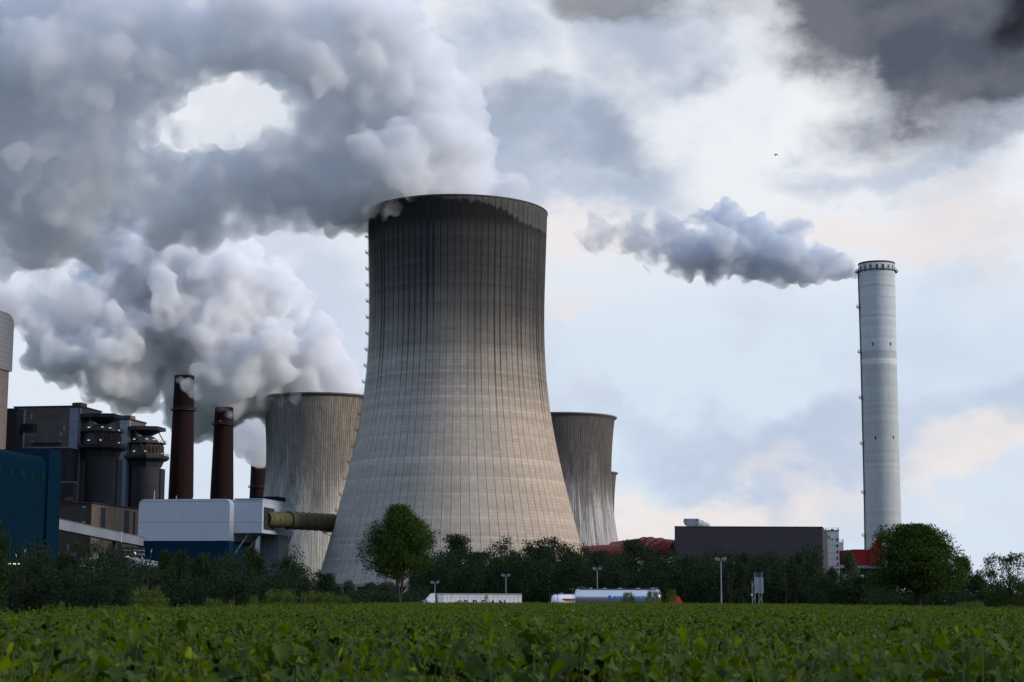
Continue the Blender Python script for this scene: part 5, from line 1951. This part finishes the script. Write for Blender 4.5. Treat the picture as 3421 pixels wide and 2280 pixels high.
# silver silo tanker with a red cab
YT = 278.0
p0, p1 = at(1921, 1990, YT), at(2210, 1990, YT)
ztop = at(2050, 1969, YT).z
t = thing('silver_tanker', 'silver tank lorry with blue lettering and a red cab, behind loose bushes', 'lorry', (p0.x, YT, GZ + .006))
L = p1.x - p0.x
R_ = 1.28
zc = ztop - (GZ + .006) - R_
prof = [(.02, R_ * .55), (.10, R_ * .80), (.22, R_ * .92), (.42, R_ * .985), (.7, R_), (L - .7, R_), (L - .35, R_ * .96), (L - .12, R_ * .8), (L, R_ * .5)]
b = MB()
n = 40
vs = []
for x, r in prof:
    for k in range(n):
        a = 2 * math.pi * k / n
        vs.append((x, 1.28 + r * math.cos(a), zc + r * math.sin(a)))
b.faces(vs, [(i * n + k, (i + 1) * n + k, (i + 1) * n + (k + 1) % n, i * n + (k + 1) % n) for i in range(len(prof) - 1) for k in range(n)], True)
b.poly([vs[k] for k in range(n)]); b.poly([vs[-n + k] for k in range(n)][::-1])
b.build('tank', M_TANKS, t)
for x in (4.7, 9.2):
    MB().tube([(x - .03, 1.28, zc), (x + .03, 1.28, zc)], R_ + .012, 40).build('weld_band', M_TANKS, t)
for x in (2.6, 5.6, 8.8): # discharge cones under the belly
    MB().lathe([(1.0, zc - .75), (.22, zc - 1.65), (.22, .55)], 24, cx=x, cyy=1.28).build('discharge_cone', M_TANKS, t)
MB().box(.3, L - .2, .75, 1.8, .85, 1.1).build('chassis', M_DSTEEL, t)
MB().box(.7, L - .8, .85, 1.7, zc + R_ + .01, zc + R_ + .06).build('walkway', M_STEEL, t)
for x in (2.4, 4.55, 6.9, 9.7, 12.0):
    if x < L - .8:
        h = MB().lathe([(.30, zc + R_ + .06), (.30, zc + R_ + .14), (.22, zc + R_ + .2)], 18, cx=x, cyy=1.28).disc(.22, zc + R_ + .2, 18, cx=x, cyy=1.28)
        h.bar((x - .4, 1.28, zc + R_ + .12), (x + .4, 1.28, zc + R_ + .12), .07)
        h.build('hatch', M_STEEL, t)
m = MB()
for y in (.8, 1.75):
    m.bar((-.9, y, zc + R_ + .02), (.6, y, zc + R_ + .02), .05)
    m.tube([(.5, y, zc + R_), (.5, y, zc + R_ + .28), (.75, y, zc + R_ + .3), (1.5, y, zc + R_ + .3), (1.65, y, zc + R_)], .03, 8)
    m.tube([(L - 1.6, y, zc + R_ - .02), (L - 1.55, y, zc + R_ + .22), (L - .5, y, zc + R_ + .24), (L - .35, y, zc + R_ - .5)], .03, 8)
m.build('railing', M_STEEL, t)
m = MB()
for y in (.85, 1.3):
    m.bar((-.32, y, zc + R_), (-.15, y, zc - 1.6), .05)
for k in range(9):
    z = zc + R_ - .1 - k * .3
    m.bar((-.3, .85, z), (-.3, 1.3, z), .04)
m.build('ladder', M_STEEL, t)
for x in (L - 12.8, L - 11.5, L - 10.2):
    wheel(t, x, .05); wheel(t, x, 2.2)
xl = at(2047, 1998, YT).x - p0.x
zl = at(2047, 2003, YT).z - GZ - .006
text_mesh('RSB LOGISTIC', .74, M_BLUEP, t, (xl, -.012, zl - .01), shear=.22, bold=.012, depth_=.008, sx=1.22)


def streak_sign(t, cx_, cz_, r, rot=None, y=-.012, loc=None):
    m = MB()
    k_ = [(cx_ + r * math.cos(a), y, cz_ + r * 1.1 * math.sin(a)) for a in np.linspace(math.pi * .42, math.pi * 1.58, 18)]
    m.poly(k_)
    for j in range(5):
        z = cz_ + r * (.75 - .375 * j)
        m.poly([(cx_ - r * .15, y, z - r * .1), (cx_ + r * (.75 + .2 * (j % 2)), y, z - r * .1), (cx_ + r * (.65 + .2 * (j % 2)), y, z + r * .1), (cx_ - r * .15, y, z + r * .1)])
    o = m.build('sun_sign', M_BLUEP, t)
    if rot:
        o.rotation_euler = rot
    if loc:
        o.location = loc
    return o


streak_sign(t, xl - .42, zl + .26, .32)
streak_sign(t, 0, 0, .34, rot=(0, 0, -math.pi / 2), y=-.0, loc=(.003, 1.05, zc + .25))
cx0 = L + 3.55
tractor(t, cx0, M_REDC, -1, roof=2.95, deflector=False)
o_ = [(cx0 - 2.15, 2.955), (cx0 - .62, 2.955), (cx0 - .70, 3.45), (cx0 - 1.9, 3.5), (cx0 - 2.15, 3.4)]
MB().prism(o_, .15, 2.4).build('roof_deflector', M_REDC, t)

# white tanker seen from behind its rear end
YW = 306.0
p0 = at(1845, 1990, YW)
ztop = at(1880, 1985.5, YW).z
t = thing('white_tanker', 'white tank trailer with red and orange stripes, partly behind the silver tanker', 'lorry', (p0.x, YW, GZ + .006), math.radians(6))
R_ = 1.25
zc = ztop - GZ - R_
L = 11.0
prof = [(.02, R_ * .5), (.15, R_ * .78), (.5, R_ * .93), (.95, R_), (L - .4, R_), (L, R_ * .7)]
b = MB()
vs = []
for x, r in prof:
    for k in range(n):
        a = 2 * math.pi * k / n
        vs.append((x, 1.28 + r * math.cos(a), zc + r * math.sin(a)))
b.faces(vs, [(i * n + k, (i + 1) * n + k, (i + 1) * n + (k + 1) % n, i * n + (k + 1) % n) for i in range(len(prof) - 1) for k in range(n)], True)
b.poly([vs[k] for k in range(n)]); b.poly([vs[-n + k] for k in range(n)][::-1])
b.build('tank', M_TRUCKW, t)
MB().tube([(.93, 1.28, zc), (1.03, 1.28, zc)], R_ + .015, 40).build('dark_band', M_DSTEEL, t)
MB().box(.8, L - .4, .8, 1.75, zc + R_ + .01, zc + R_ + .06).build('walkway', M_STEEL, t)
for x in (1.7, 4.2, 7.0):
    MB().lathe([(.3, zc + R_ + .06), (.3, zc + R_ + .15), (.2, zc + R_ + .2)], 18, cx=x, cyy=1.28).disc(.2, zc + R_ + .2, 18, cx=x, cyy=1.28).build('hatch', M_STEEL, t)
m = MB()
for y in (.8, 1.3):
    m.bar((-.35, y, zc + R_ + .05), (1.2, y, zc + R_ + .05), .05)
    m.bar((-.25, y, zc + R_), (-.45, y, zc - 1.8), .05)
for k in range(8):
    z = zc + R_ - .15 - k * .32
    m.bar((-.3 - .03 * k, .8, z), (-.3 - .03 * k, 1.3, z), .04)
m.build('ladder', M_DSTEEL, t)
mk = [mat_paint('maroon_stripe', (.16, .008, .02), .5), mat_paint('orange_stripe', (.62, .16, .015), .5), mat_paint('red_stripe', (.42, .02, .012), .5)]
for k, (z0, z1) in enumerate(((.28, .48), (.12, .275), (0.0, .115))):
    x0 = 1.85 + .22 * k
    MB().faces([(x0 - .15, -.008 + .02, zc + z1), (x0, -.008 + .02, zc + z0), (4.1 - .3 * k, -.008 + .02, zc + z0), (4.1 - .3 * k, .012, zc + z1)], [(0, 1, 2, 3)]).build('stripe', mk[k], t)
    m = MB()
    m.faces([(4.1 - .3 * k, .012, zc + z1), (4.1 - .3 * k, .012, zc + z0), (4.9 - .3 * k, .10, zc + z0 - .62), (5.2 - .3 * k, .10, zc + z1 - .75)], [(0, 1, 2, 3)]).build('stripe', mk[k], t)
MB().box(.5, L, .75, 1.8, .85, 1.15).build('chassis', M_DSTEEL, t)
for x in (1.6, 2.9, 4.2):
    wheel(t, x, .05); wheel(t, x, 2.2)


def lamp_post(px, pyt, pxb, Y, lab, w=1.0):
    p = at(px, pyt, Y)
    t = thing('lamp_post', lab, 'lamp post', (p.x, Y, GZ), group='floodlight posts along the road')
    h = p.z - GZ
    MB().tube([(0, 0, 0), (0, 0, h * .5), (0, 0, h - .35)], [.13, .10, .075], 12).build('pole', M_STEEL, t)
    MB().bar((-.75 * w, 0, h - .35), (.75 * w, 0, h - .35), .09).build('crossbar', M_STEEL, t)
    for s in (-1, 1):
        for q in (.35, .68):
            x = s * q * w
            m = MB()
            m.prism([(x - .17, h - .28), (x + .17, h - .28 + .12 * s), (x + .2 * 1, h + .12 + .1 * s), (x - .22, h + .02 + .12 * -s)], -.22, .14)
            m.build('floodlight', M_STEEL, t)


lamp_post(1453, 1944, 1453, 330, 'floodlight post over the cab of the curtain sided lorry', .9)
lamp_post(1690, 1920, 1690, 335, 'floodlight post rising behind the curtain sided trailer', .95)
lamp_post(1995, 1898, 1995, 330, 'floodlight post rising behind the silver tanker', .95)
lamp_post(2408, 1866, 2410, 262, 'tallest floodlight post, full length visible before the grey hall', .9)

# sign board seen from behind on two lattice masts
YS = 285.0
p = at(2536, 1990, YS)
t = thing('sign_board', 'tall narrow sign board seen from behind on lattice masts, beside the tallest floodlight post', 'sign', (p.x, YS, GZ))
fx = lambda q: at(q, 1990, YS).x - p.x
fz = lambda q: at(2536, q, YS).z - GZ
mb = mat_paint('bare_aluminium_back', (.30, .36, .42), .4, .5)
MB().box(fx(2520.5), fx(2552), .2, .26, fz(1982), fz(1956.5)).build('panel', mb, t)
MB().box(fx(2520.3), fx(2551.7), .2, .26, fz(1955.7), fz(1929)).build('panel', mb, t)
MB().box(fx(2520), fx(2551), .2, .26, fz(1928), fz(1914)).build('panel', mat_paint('dark_panel_back', (.05, .06, .08), .5, .3), t)
for a, b, ta, tb in ((2510.5, 2523, 1941, 1914), (2533, 2545, 1956, 1914)):
    m = MB()
    m.bar((fx(a), -.9, 0), (fx(a), -.9, fz(ta)), .11)
    m.bar((fx(b), .1, 0), (fx(b), .1, fz(tb)), .12)
    hgt = fz(ta)
    k = 0
    z = .2
    while z < hgt - .4:
        z2 = min(z + 1.15, hgt)
        q = [(fx(a), -.9), (fx(b), .1)]
        if k % 2:
            q = q[::-1]
        m.bar((*q[0], z), (*q[1], z2), .06)
        z = z2
        k += 1
    m.build('lattice_mast', M_STEEL, t)
MB().box(fx(2507), fx(2512), -1.05, -.96, fz(1991), fz(1985)).build('notice_plate', M_TRUCKW, t)

# bird
p = at(2591, 517, 320)
b = MB()
k = .9 / 17 * 17 * .053
W = lambda x, z, y=0: (x, y, z)
s = 320 / 6000.0
pts = lambda L_: [((x - 2591) * s, y, (517 - z) * s) for x, z, y in L_]
body = pts([(2588.6, 519.5, -.25), (2590.5, 517.6, -.05), (2592.3, 515.6, .1), (2592.8, 513.8, .3)])
b.tube(body, [.05, .15, .12, .03], 10)
for L_ in ([(2591.5, 516.6, 0), (2594, 516.3, .2), (2596, 515.8, .1), (2598, 518, -.1), (2600.2, 521, -.25)], [(2590.6, 516.8, 0), (2589.2, 519.0, -.2), (2587.8, 521.2, -.3), (2585, 522.8, -.35)]):
    q = pts(L_)
    for i in range(len(q) - 1):
        a, c = Vector(q[i]), Vector(q[i + 1])
        w0, w1 = (.42, .40, .34, .2, .04)[i], (.42, .40, .34, .2, .04)[i + 1]
        vs = [a + Vector((0, -w0 / 2, .02)), a + Vector((0, w0 / 2, .02)), c + Vector((0, w1 / 2, .02)), c + Vector((0, -w1 / 2, .02)),
              a + Vector((0, -w0 / 2, -.06)), a + Vector((0, w0 / 2, -.06)), c + Vector((0, w1 / 2, -.05)), c + Vector((0, -w1 / 2, -.05))]
        b.faces(vs, [(0, 1, 2, 3), (7, 6, 5, 4), (0, 3, 7, 4), (1, 5, 6, 2), (2, 6, 7, 3), (0, 4, 5, 1)])
o = b.build('bird', mat_paint('black_feathers', (.015, .015, .02), .7), None, p)
tag(o, 'small dark bird gliding in the bright sky', 'bird')
# ------------------------------------------------------------------ steam
from mathutils import noise as mnoise


def fib(n, rng):
    i = np.arange(n) + 0.5
    ph = np.arccos(1 - 2 * i / n)
    th = math.pi * (1 + 5 ** 0.5) * i + rng.random() * 6.28
    return np.stack([np.cos(th) * np.sin(ph), np.sin(th) * np.sin(ph), np.cos(ph)], 1)


def steam_hull(spheres, vox, seed, lobes=(26, 12), k1=(.20, .62), k2=(.22, .60), rough=0.0, wave=14.0):
    """Billows on billows: each sphere carries smaller ones; the outside of them all becomes one skin."""
    rng = np.random.default_rng(seed)
    lev0 = [(np.array(c), r) for c, r in spheres]
    allc = list(lev0)
    P0 = np.array([c for c, r in lev0])
    R0 = np.array([r for c, r in lev0])

    def outer(p, own, C, Rr, tol):
        d = np.linalg.norm(C - p, axis=1) / Rr
        d[own] = 9
        return d.min() > tol
    lev1 = []
    for i, (c, r) in enumerate(lev0):
        for u in fib(lobes[0], rng):
            u = u + rng.normal(0, .15, 3)
            u /= np.linalg.norm(u)
            p = c + u * r * rng.uniform(.78, 1.0)
            if outer(p, i, P0, R0, 0.8):
                lev1.append((p, r * rng.uniform(*k1)))
    allc += lev1
    if lobes[1]:
        P1 = np.array([c for c, r in lev1])
        R1 = np.array([r for c, r in lev1])
        for i, (c, r) in enumerate(lev1):
            if r < vox * 2.2:
                continue
            for u in fib(lobes[1], rng):
                u = u + rng.normal(0, .2, 3)
                u /= np.linalg.norm(u)
                p = c + u * r * rng.uniform(.8, 1.0)
                if outer(p, i, P1, R1, 0.75) and outer(p, -1, P0, R0, 0.95):
                    allc.append((p, r * rng.uniform(*k2)))
    bm = bmesh.new()
    bmesh.ops.create_icosphere(bm, subdivisions=2, radius=1.0)
    V = np.array([v.co[:] for v in bm.verts])
    Fc = np.array([[v.index for v in f.verts] for f in bm.faces])
    bm.free()
    n = len(V)
    vs = np.concatenate([V * r + c for c, r in allc])
    fs = np.concatenate([Fc + n * i for i in range(len(allc))])
    me = bpy.data.meshes.new('steam')
    me.from_pydata(vs.tolist(), [], fs.tolist())
    tmp = bpy.data.objects.new('steam_shape', me)
    COL.objects.link(tmp)
    md = tmp.modifiers.new('r', 'REMESH')
    md.mode = 'VOXEL'
    md.voxel_size = vox
    sm = tmp.modifiers.new('s', 'SMOOTH')
    sm.factor = 0.5
    sm.iterations = 2
    dg = bpy.context.evaluated_depsgraph_get()
    out = bpy.data.meshes.new_from_object(tmp.evaluated_get(dg))
    bpy.data.objects.remove(tmp)
    bpy.data.meshes.remove(me)
    if rough:
        n = len(out.vertices)
        co = np.empty(n * 3, np.float32)
        no = np.empty(n * 3, np.float32)
        out.vertices.foreach_get('co', co)
        out.vertex_normals.foreach_get('vector', no)
        co, no = co.reshape(-1, 3), no.reshape(-1, 3)
        d = np.array([mnoise.turbulence(Vector(p) / wave, 4, False, noise_basis='PERLIN_ORIGINAL', amplitude_scale=.62, frequency_scale=2.1) for p in co.tolist()])
        co += no * ((d - d.mean()) * rough)[:, None]
        out.vertices.foreach_set('co', co.ravel())
        out.update()
        tmp = bpy.data.objects.new('steam_shape', out)     # one clean skin again
        COL.objects.link(tmp)
        md = tmp.modifiers.new('r', 'REMESH')
        md.mode = 'VOXEL'
        md.voxel_size = vox * .85
        dg = bpy.context.evaluated_depsgraph_get()
        new = bpy.data.meshes.new_from_object(tmp.evaluated_get(dg))
        bpy.data.objects.remove(tmp)
        bpy.data.meshes.remove(out)
        # keep the outer skin only: drop the small closed bubbles
        bm = bmesh.new()
        bm.from_mesh(new)
        seen, drop = set(), []
        bm.verts.ensure_lookup_table()
        for v in bm.verts:
            if v.index in seen:
                continue
            comp, stack = [], [v]
            seen.add(v.index)
            while stack:
                q = stack.pop()
                comp.append(q)
                for e in q.link_edges:
                    o2 = e.other_vert(q)
                    if o2.index not in seen:
                        seen.add(o2.index)
                        stack.append(o2)
            if len(comp) < 1500:
                drop += comp
        bmesh.ops.delete(bm, geom=drop, context='VERTS')
        bm.to_mesh(new)
        bm.free()
        out = new
    return out


def mat_steam(name, dens, noise_scale, lo, hi, col=(0.97, 0.975, 0.985), aniso=0.25, detail=3.0, step=1.0, fade=None):
    m, N, out = mat_new(name)
    pv = N.n('VolumePrincipled')
    pv.inputs['Color'].default_value = (*col, 1)
    pv.inputs['Anisotropy'].default_value = aniso
    if noise_scale:
        p = N.obj()
        n1 = N.noise(p, noise_scale, detail, 0.6)
        d = fade(N, p, n1, dens) if fade is not None else N.mul(N.sm(n1, lo, hi), dens)
        N.put(pv.inputs['Density'], d)
        m.cycles.volume_step_rate = step
    else:
        pv.inputs['Density'].default_value = dens
        m.cycles.homogeneous_volume = True
    N.t.links.new(pv.outputs[0], out.inputs['Volume'])
    return m


def steam(label, items, vox, mat, seed, name='steam_plume', **kw):
    rng = random.Random(seed)
    sp = []
    for px, py, rp, Y in items:
        p = at(px, py, Y)
        sp.append((tuple(p), rp / F * depth(p)))
    me = steam_hull(sp, vox, seed, **kw)
    o = bpy.data.objects.new(name, me)
    me.materials.append(mat)
    COL.objects.link(o)
    return tag(o, label, 'steam', 'steam plumes', 'stuff')



def px_x(px, Y):
    return at(px, 800, Y).x


def fade_between(stops, thin=None):
    """Density threshold that changes along x: stops are (x, lo, hi) from left to right."""
    def f(N, p, n1, d):
        x = N.sep(p)[0]
        lo = hi = None
        for (xa, la, ha), (xb, lb, hb) in zip(stops, stops[1:]):
            ia = N.lin(x, xa, xb, la, lb)
            ib = N.lin(x, xa, xb, ha, hb)
            if lo is None:
                lo, hi = ia, ib
            else:
                g = N.m('GREATER_THAN', x, xa)
                lo = N.add(N.mul(lo, N.sub(1.0, g)), N.mul(ia, g))
                hi = N.add(N.mul(hi, N.sub(1.0, g)), N.mul(ib, g))
        return N.mul(N.sm(n1, lo, hi), N.mul(d, N.lin(x, thin[0], thin[1], 1.0, thin[2])) if thin else d)
    return f


P1 = [(1420, 690, 105, 880), (1560, 700, 95, 886), (1620, 715, 60, 886), (1330, 690, 85, 880), (1290, 640, 95, 870),
      (1640, 640, 70, 890), (1480, 560, 135, 886), (1350, 560, 145, 870), (1530, 450, 72, 890), (1570, 560, 75, 890), (1410, 400, 135, 880), (1430, 275, 75, 880),
      (1290, 300, 120, 870), (1330, 200, 120, 870), (1415, 190, 70, 870), (1200, 100, 160, 860), (1310, 50, 80, 860), (1060, 140, 150, 860), (930, 70, 165, 860), (780, 50, 180, 860),
      (600, 90, 165, 860), (400, 120, 220, 860), (200, 130, 250, 870), (-60, 120, 260, 880), (60, 330, 230, 880), (300, 330, 165, 870), (390, 470, 105, 870),
      (180, 540, 190, 880), (0, 640, 200, 890), (270, 650, 150, 890), (360, 630, 120, 890), (1180, 640, 110, 880), (1060, 650, 110, 890), (920, 640, 110, 890),
      (780, 650, 115, 890), (640, 660, 120, 890), (500, 640, 120, 890), (1190, 500, 110, 880), (1130, 350, 75, 870), (1010, 290, 65, 870), (1200, 400, 120, 880),
      (1060, 430, 85, 870), (970, 540, 80, 870), (830, 560, 60, 870), (700, 580, 60, 870), (600, 560, 60, 870), (500, 400, 40, 865),
      (1110, 540, 100, 880), (560, 290, 60, 865), (300, 800, 85, 900), (410, 775, 70, 900), (550, 760, 65, 895), (680, 740, 70, 895), (150, 760, 85, 900)]
P2 = [(1000, 1330, 95, 1150), (1110, 1325, 85, 1150), (930, 1320, 70, 1145), (900, 1210, 140, 1150), (1020, 1200, 110, 1150), (1130, 1290, 60, 1150), (760, 1170, 180, 1150), (620, 1060, 190, 1150),
      (800, 990, 125, 1160), (900, 1040, 90, 1160), (650, 880, 150, 1160), (520, 830, 120, 1170), (430, 800, 105, 1170), (590, 760, 70, 1160), (480, 740, 55, 1170), (700, 800, 80, 1160),
      (480, 1000, 170, 1150), (350, 1090, 140, 1140), (270, 1150, 110, 1130), (420, 1180, 140, 1140), (540, 1165, 88, 1150), (640, 1190, 84, 1160),
      (740, 1290, 80, 1150), (810, 1325, 62, 1150), (390, 1250, 75, 1140), (450, 1300, 55, 1140), (480, 1345, 32, 1140), (160, 1090, 85, 1130), (60, 1020, 60, 1120), (-40, 985, 70, 1110), (690, 1300, 40, 1165)]
P2B = [(835, 1440, 62, 1330), (800, 1400, 50, 1330), (870, 1500, 48, 1330), (815, 1490, 34, 1330), (900, 1420, 70, 1340), (862, 1512, 42, 1380)]
P3 = [(2852, 908, 22, 905), (2805, 893, 40, 905), (2720, 885, 58, 905), (2645, 800, 49, 905), (2610, 865, 66, 905), (2510, 845, 79, 905), (2515, 765, 51, 905), (2430, 742, 52, 905),
      (2400, 840, 77, 905), (2300, 840, 70, 905), (2340, 775, 58, 905), (2230, 850, 52, 905), (2160, 760, 54, 905), (2000, 780, 61, 905), (2080, 800, 52, 905), (2150, 850, 39, 905), (2220, 760, 44, 905)]
P4 = [(1990, 1330, 75, 1265), (1900, 1300, 100, 1265), (1850, 1260, 70, 1265), (1840, 1370, 60, 1262), (1960, 1400, 60, 1260), (2030, 1400, 36, 1260)]
P5 = [(1230, 722, 30, 845), (1270, 705, 34, 843), (1320, 690, 30, 842)]
P6 = [(880, 1345, 26, 1110), (930, 1335, 24, 1108), (985, 1328, 20, 1107)]
xl, xr = px_x(0, 870), px_x(1600, 870)
steam('pale steam rising from the huge cooling tower and spreading over the upper sky', P1, 1.7,
      mat_steam('tower_steam', 0.10, 0.030, 0, 0, col=(.978, .987, 1.0), aniso=0.0, step=0.20, detail=5, fade=fade_between([(xl, .34, .54), (px_x(420, 870), .37, .56), (px_x(800, 870), .41, .58), (px_x(1100, 870), .34, .52), (px_x(1350, 870), .26, .42), (xr, .24, .40)], thin=(px_x(500, 870), px_x(1250, 870), 1.4))), 5, rough=7.0, wave=16.0)
steam('bright white billowing steam behind the brick chimneys from the shorter tower', P2, 1.9,
      mat_steam('white_steam', 0.18, 0.034, 0, 0, col=(.986, .991, 1.0), aniso=0.0, step=0.20, detail=5, fade=fade_between([(px_x(0, 1150), .42, .56), (px_x(350, 1150), .36, .50), (px_x(600, 1150), .27, .42), (px_x(1100, 1150), .24, .40)])), 9, lobes=(18, 12), k1=(.26, .70), rough=8.0, wave=18.0)
steam('small puff of steam between the red lamp chimney and the old brown cooling tower', P2B, 2.6,
      mat_steam('chimney_puff', 0.11, 0.03, .28, .50, col=(.97, .975, .985), aniso=0.0, step=0.4, detail=5), 3)
steam('grey steam trail drifting off the tall pale concrete chimney', P3, 1.3,
      mat_steam('chimney_steam', 0.08, 0.060, 0, 0, col=(.88, .91, .95), aniso=0.0, step=0.2, detail=5,  # darker scatter colour puts the plume's shade into the steam itself
                fade=fade_between([(px_x(1940, 905), .47, .61), (px_x(2180, 905), .45, .58), (px_x(2350, 905), .39, .53), (px_x(2680, 905), .37, .51), (px_x(2780, 905), .38, .54), (px_x(2870, 905), .44, .62)], thin=(px_x(2020, 905), px_x(2400, 905), 3.0))), 12, rough=4.5, wave=9.0)
steam('faint pale steam above the old tower with lime streaks', P4, 2.6, mat_steam('faint_steam', 0.009, 0.02, .36, .66, aniso=0.0, step=0.5), 21)
steam('thin wisps of steam spilling over the rim of the huge cooling tower', P5, 0.9, mat_steam('rim_wisp', 0.05, 0.09, .44, .62, aniso=0.0, step=0.4, detail=5), 22, lobes=(16, 0))
steam('thin wisps of steam spilling over the rim of the old brown cooling tower', P6, 0.9, mat_steam('old_rim_wisp', 0.05, 0.09, .42, .62, aniso=0.0, step=0.4, detail=5), 23, lobes=(16, 0))

P7 = [(850, 490, 85, 900), (950, 450, 60, 900), (620, 450, 50, 900), (750, 510, 70, 900), (540, 400, 45, 900)]
P8 = [(150, 930, 110, 1000), (260, 985, 85, 1000), (60, 880, 80, 1000), (300, 900, 70, 1000)]
mw = mat_steam('torn_wisps', 0.06, 0.04, .46, .64, aniso=0.0, step=0.3, detail=5)
steam('torn wisps of steam inside the bright gap of the big plume', P7, 2.6, mw, 31, lobes=(14, 0))
steam('torn wisps of steam in the lower bright gap by the picture edge', P8, 2.8, mw, 32, lobes=(14, 0))

P9 = [(628, 1286, 24, 1056), (652, 1310, 22, 1056), (600, 1270, 14, 1058), (745, 1372, 20, 1084), (722, 1368, 14, 1084), (765, 1385, 14, 1084)]
steam('thin wisps of steam drifting across the tops of the brick chimneys', P9, 0.9, mat_steam('chimney_top_wisp', 0.10, 0.09, .40, .62, aniso=0.0, step=0.4, detail=5), 33, lobes=(14, 0))
